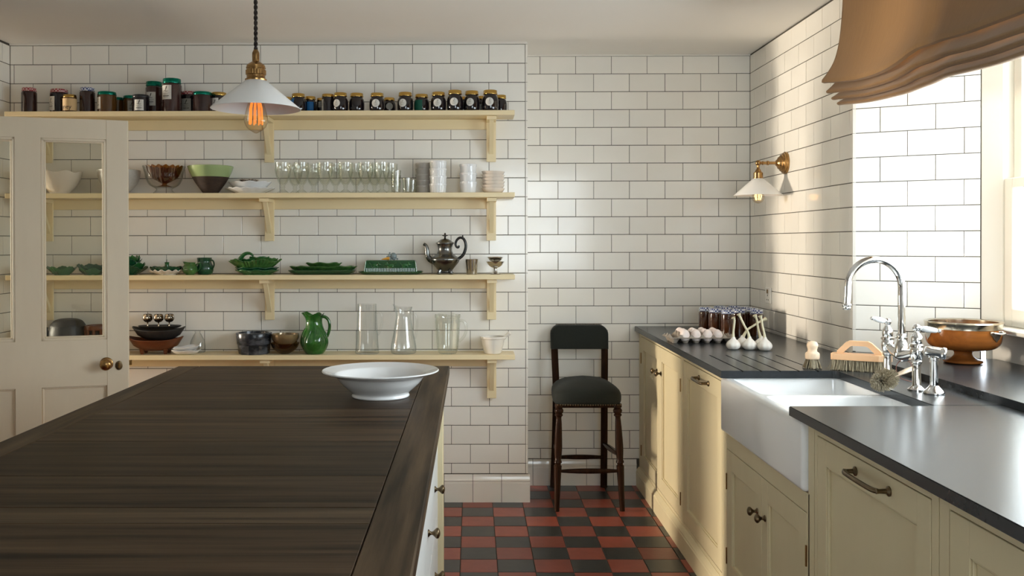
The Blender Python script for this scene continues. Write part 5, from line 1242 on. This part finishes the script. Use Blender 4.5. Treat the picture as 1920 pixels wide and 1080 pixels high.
part('hanging_loop', MB().tube(spl([he-dd*.010, he+Vector((-.008, .012, .018)), he+Vector((-.036, .018, .020)), he+Vector((-.052, .014, -.002)), he+Vector((-.040, .006, -.034)), he+Vector((.002, .002, -.045)), he+Vector((.012, 0, -.020)), he-dd*.010], 6), .0013, 6), CORDR, db, 'leather hanging loop')

# ================================================================== WOODEN BOWL ON THE LEDGE
wbw = thing('wooden_bowl', 'footed brown wooden bowl with silver rim on the window ledge', 'bowl', (1.842, 3.52, ZT+.0238))
o_ = sprof([(.056, 0), (.066, .003), (.065, .010), (.044, .018), (.032, .030), (.034, .044), (.062, .050), (.100, .056), (.122, .072), (.1295, .100), (.1290, .140)], 5)
part('wood_body', MB().lathe([(0, 0)]+o_+[(.121, .140), (.118, .100), (.100, .070), (.05, .054), (0, .05)], 64), BOWLW, wbw)
part('silver_rim', MB().lathe([(.1285, .130), (.1315, .131), (.1318, .149), (.134, .152), (.133, .157), (.129, .158), (.119, .154), (.1190, .131)], 64, loop=True), SILVER, wbw, 'tarnished silver rim band')
for a in (radians(-62), radians(178), radians(58)):
    M = Matrix.Rotation(a, 4, 'Z')
    sh_ = [(-.034, .128), (.034, .128), (.034, .118), (.024, .112), (.016, .100), (.006, .094), (0, .088), (-.006, .094), (-.016, .100), (-.024, .112), (-.034, .118)]
    q = MB(); n = len(sh_); P = lambda u, z, k: (k*cos(u/.131), k*sin(u/.131), z)
    vs = [P(u, z, interp([(.085, .1295), (.106, .1325), (.13, .1325)], z)+.0005) for u, z in sh_]+[P(u, z, interp([(.085, .1285), (.106, .131), (.13, .131)], z)-.002) for u, z in sh_]
    q.add(vs, [tuple(range(n)), tuple(range(2*n-1, n-1, -1))]+[(k, (k+1) % n, n+(k+1) % n, n+k) for k in range(n)], M=M)
    q.tube(spl([P(-.030, .124, .134), P(-.026, .123, .144), P(-.012, .120, .152), P(.012, .120, .152), P(.026, .123, .144), P(.030, .124, .134)], 5), .0042, 10, M=M)
    part('shield_handle', q, STEEL, wbw, 'silver shield with drop handle')

# ================================================================== EGGS, GARLIC, HONEY ON THE WORKTOP
et = thing('egg_tray', 'grey cardboard tray holding a dozen eggs on the worktop', 'tray', (.934, 4.415, tpz), 0)
PX, PY, NX, NY = .0515, .0515, 6, 3
def tz(x, y):
    u, v = x/PX, y/PY; f = (1+cos(2*pi*u))*(1+cos(2*pi*v))/4; g = (1-cos(2*pi*u))*(1-cos(2*pi*v))/4
    h = max(.0015, .022+.031*f**1.2-.023*g**.6)
    e = min(x/PX, NX-x/PX, y/PY, NY-y/PY)/.22; e = max(0, min(1, e)); e = e*e*(3-2*e)
    return .027*(1-e)+h*e
nx, ny = NX*16, NY*16
def ttop(u, v): x, y = u*NX*PX, v*NY*PY; return (x, y, tz(x, y))
def tbot(u, v): x, y = u*NX*PX, v*NY*PY; return (x, y, max(0.0, tz(x, y)-.0025))
tm_ = MB().sheet(ttop, nx, ny).sheet(tbot, nx, ny)
rim = []
for k in range(NX*12+1): rim.append((k/12*PX, -.0))
part('pulp_tray', tm_, CARD, et)
rimb = MB()
ring_ = [(0, 0), (NX*PX, 0), (NX*PX, NY*PY), (0, NY*PY)]
for (xa, ya), (xb, yb) in zip(ring_, ring_[1:]+ring_[:1]):
    n_ = NX*6 if ya == yb else NY*6
    for k in range(n_):
        a, b = k/n_, (k+1)/n_; p = (xa+(xb-xa)*a, ya+(yb-ya)*a); q = (xa+(xb-xa)*b, ya+(yb-ya)*b)
        nrm = Vector((yb-ya, xa-xb)).normalized()*.007
        zp, zq = tz(*p), tz(*q)
        rimb.add([(p[0], p[1], zp), (q[0], q[1], zq), (q[0]+nrm.x, q[1]+nrm.y, zq-.003), (p[0]+nrm.x, p[1]+nrm.y, zp-.003), (p[0], p[1], zp-.003), (q[0], q[1], zq-.003)], [(0, 1, 2, 3), (3, 2, 5, 4), (0, 4, 5, 1)])
part('tray_rim', rimb, CARD, et)
ft_ = MB()
for i in range(NX):
    for j in range(NY): ft_.lathe([(0, 0), (.011, 0), (.0145, .006), (.019, .017)], 10, Matrix.Translation(((i+.5)*PX, (j+.5)*PY, 0)))
part('cup_foot', ft_, CARD, et, kind='stuff')
eggm = MB().lathe([(.0240*sin(pi*k/16)*(1+.10*cos(pi*k/16)), .0300-.0300*cos(pi*k/16)) for k in range(17)], 24).mesh('egg', EGG)
rown = ('front', 'middle', 'back')
for j in range(3):
    for i in range(1, 5):
        o = link('egg', eggm, None, (.934+(i+.5)*PX+rnd.uniform(-.001, .001), 4.415+(j+.5)*PY, tpz+.0045), (rnd.uniform(-.12, .12), rnd.uniform(-.15, .15), rnd.uniform(0, 6)))
        tag(o, f'pinkish egg, {ordn[i-1]} from the left in the {rown[j]} row of the tray', 'egg', 'eggs in the cardboard tray')
def garlic(x, y, s, stem, label, rz=0.):
    g = thing('garlic_bulb', label, 'garlic', (x, y, tpz), rz, 'garlic bulbs with stalks')
    pr = sprof([(.006, .003), (.010, 0), (.020, .002), (.028, .010), (.0305, .020), (.027, .031), (.018, .041), (.010, .049), (.0065, .058)], 4)
    part('bulb', MB().lathe([(0, .003)]+[(r*s, z*s) for r, z in pr]+[(0, .058*s)], 60, mod=lambda q, r, z: (r*(1+.055*abs(cos(4.5*q))*max(0, 1-abs(z-.02*s)/(.032*s))), z)), GARL, g)
    p = spl([(0, 0, .044*s)]+stem, 6); n = len(p)
    part('stalk', MB().tube(p, [max(.0048, .0085-.0035*k/6) if k < n-5 else .0055+.0012*(k-n+5) for k in range(n)], 10), STALK, g)
    part('root_plate', MB().lathe([(0, 0), (.007*s, 0), (.009*s, .0045*s), (0, .006*s)], 14), STALK, g)
garlic(1.163, 4.17, .98, [(0, 0, .075), (.003, 0, .105), (.004, -.004, .130), (-.002, -.006, .142)], 'leftmost garlic bulb with short upright stalk standing apart')
garlic(1.232, 4.16, 1.0, [(-.006, 0, .075), (-.022, 0, .105), (-.040, 0, .142), (-.048, 0, .158)], 'garlic bulb with long stalk leaning to the left')
garlic(1.289, 4.125, 1.02, [(-.003, 0, .075), (-.010, 0, .105), (-.014, .002, .135), (-.020, .002, .152)], 'front right garlic bulb with tall straight stalk')
garlic(1.222, 4.235, .95, [(.020, -.005, .080), (.050, -.004, .100), (.080, 0, .118), (.108, .004, .130)], 'rear garlic bulb whose stalk bends far to the right')
garlic(1.296, 4.200, .96, [(-.010, 0, .075), (-.016, 0, .105), (-.020, 0, .130), (-.030, -.002, .150)], 'garlic bulb with hooked stalk behind the front right bulb')
def hjar(x, y, text):
    global lab_z
    lab_z = tpz; return jar(x, y, .0345, .134, 'tall', GINGB, HONEY, None, text, 'honey jars with blue gingham lids', name='honey_jar')
for x, y, t in ((1.295, 4.74, 'front honey jar, foremost of the cluster by the eggs'), (1.256, 4.835, 'honey jar second from the left in the cluster'), (1.228, 4.93, 'leftmost honey jar of the cluster'),
                (1.366, 4.80, 'honey jar just right of and behind the foremost one'), (1.442, 4.75, 'rightmost honey jar of the cluster nearest the wall'), (1.452, 4.86, 'honey jar directly behind the rightmost one'),
                (1.446, 4.945, 'honey jar at the back right near the wall'), (1.332, 4.925, 'honey jar in the middle of the cluster'), (1.408, 5.03, 'honey jar in the rear row right of centre'), (1.330, 5.03, 'honey jar in the rear row left of centre')):
    hjar(x, y, t)
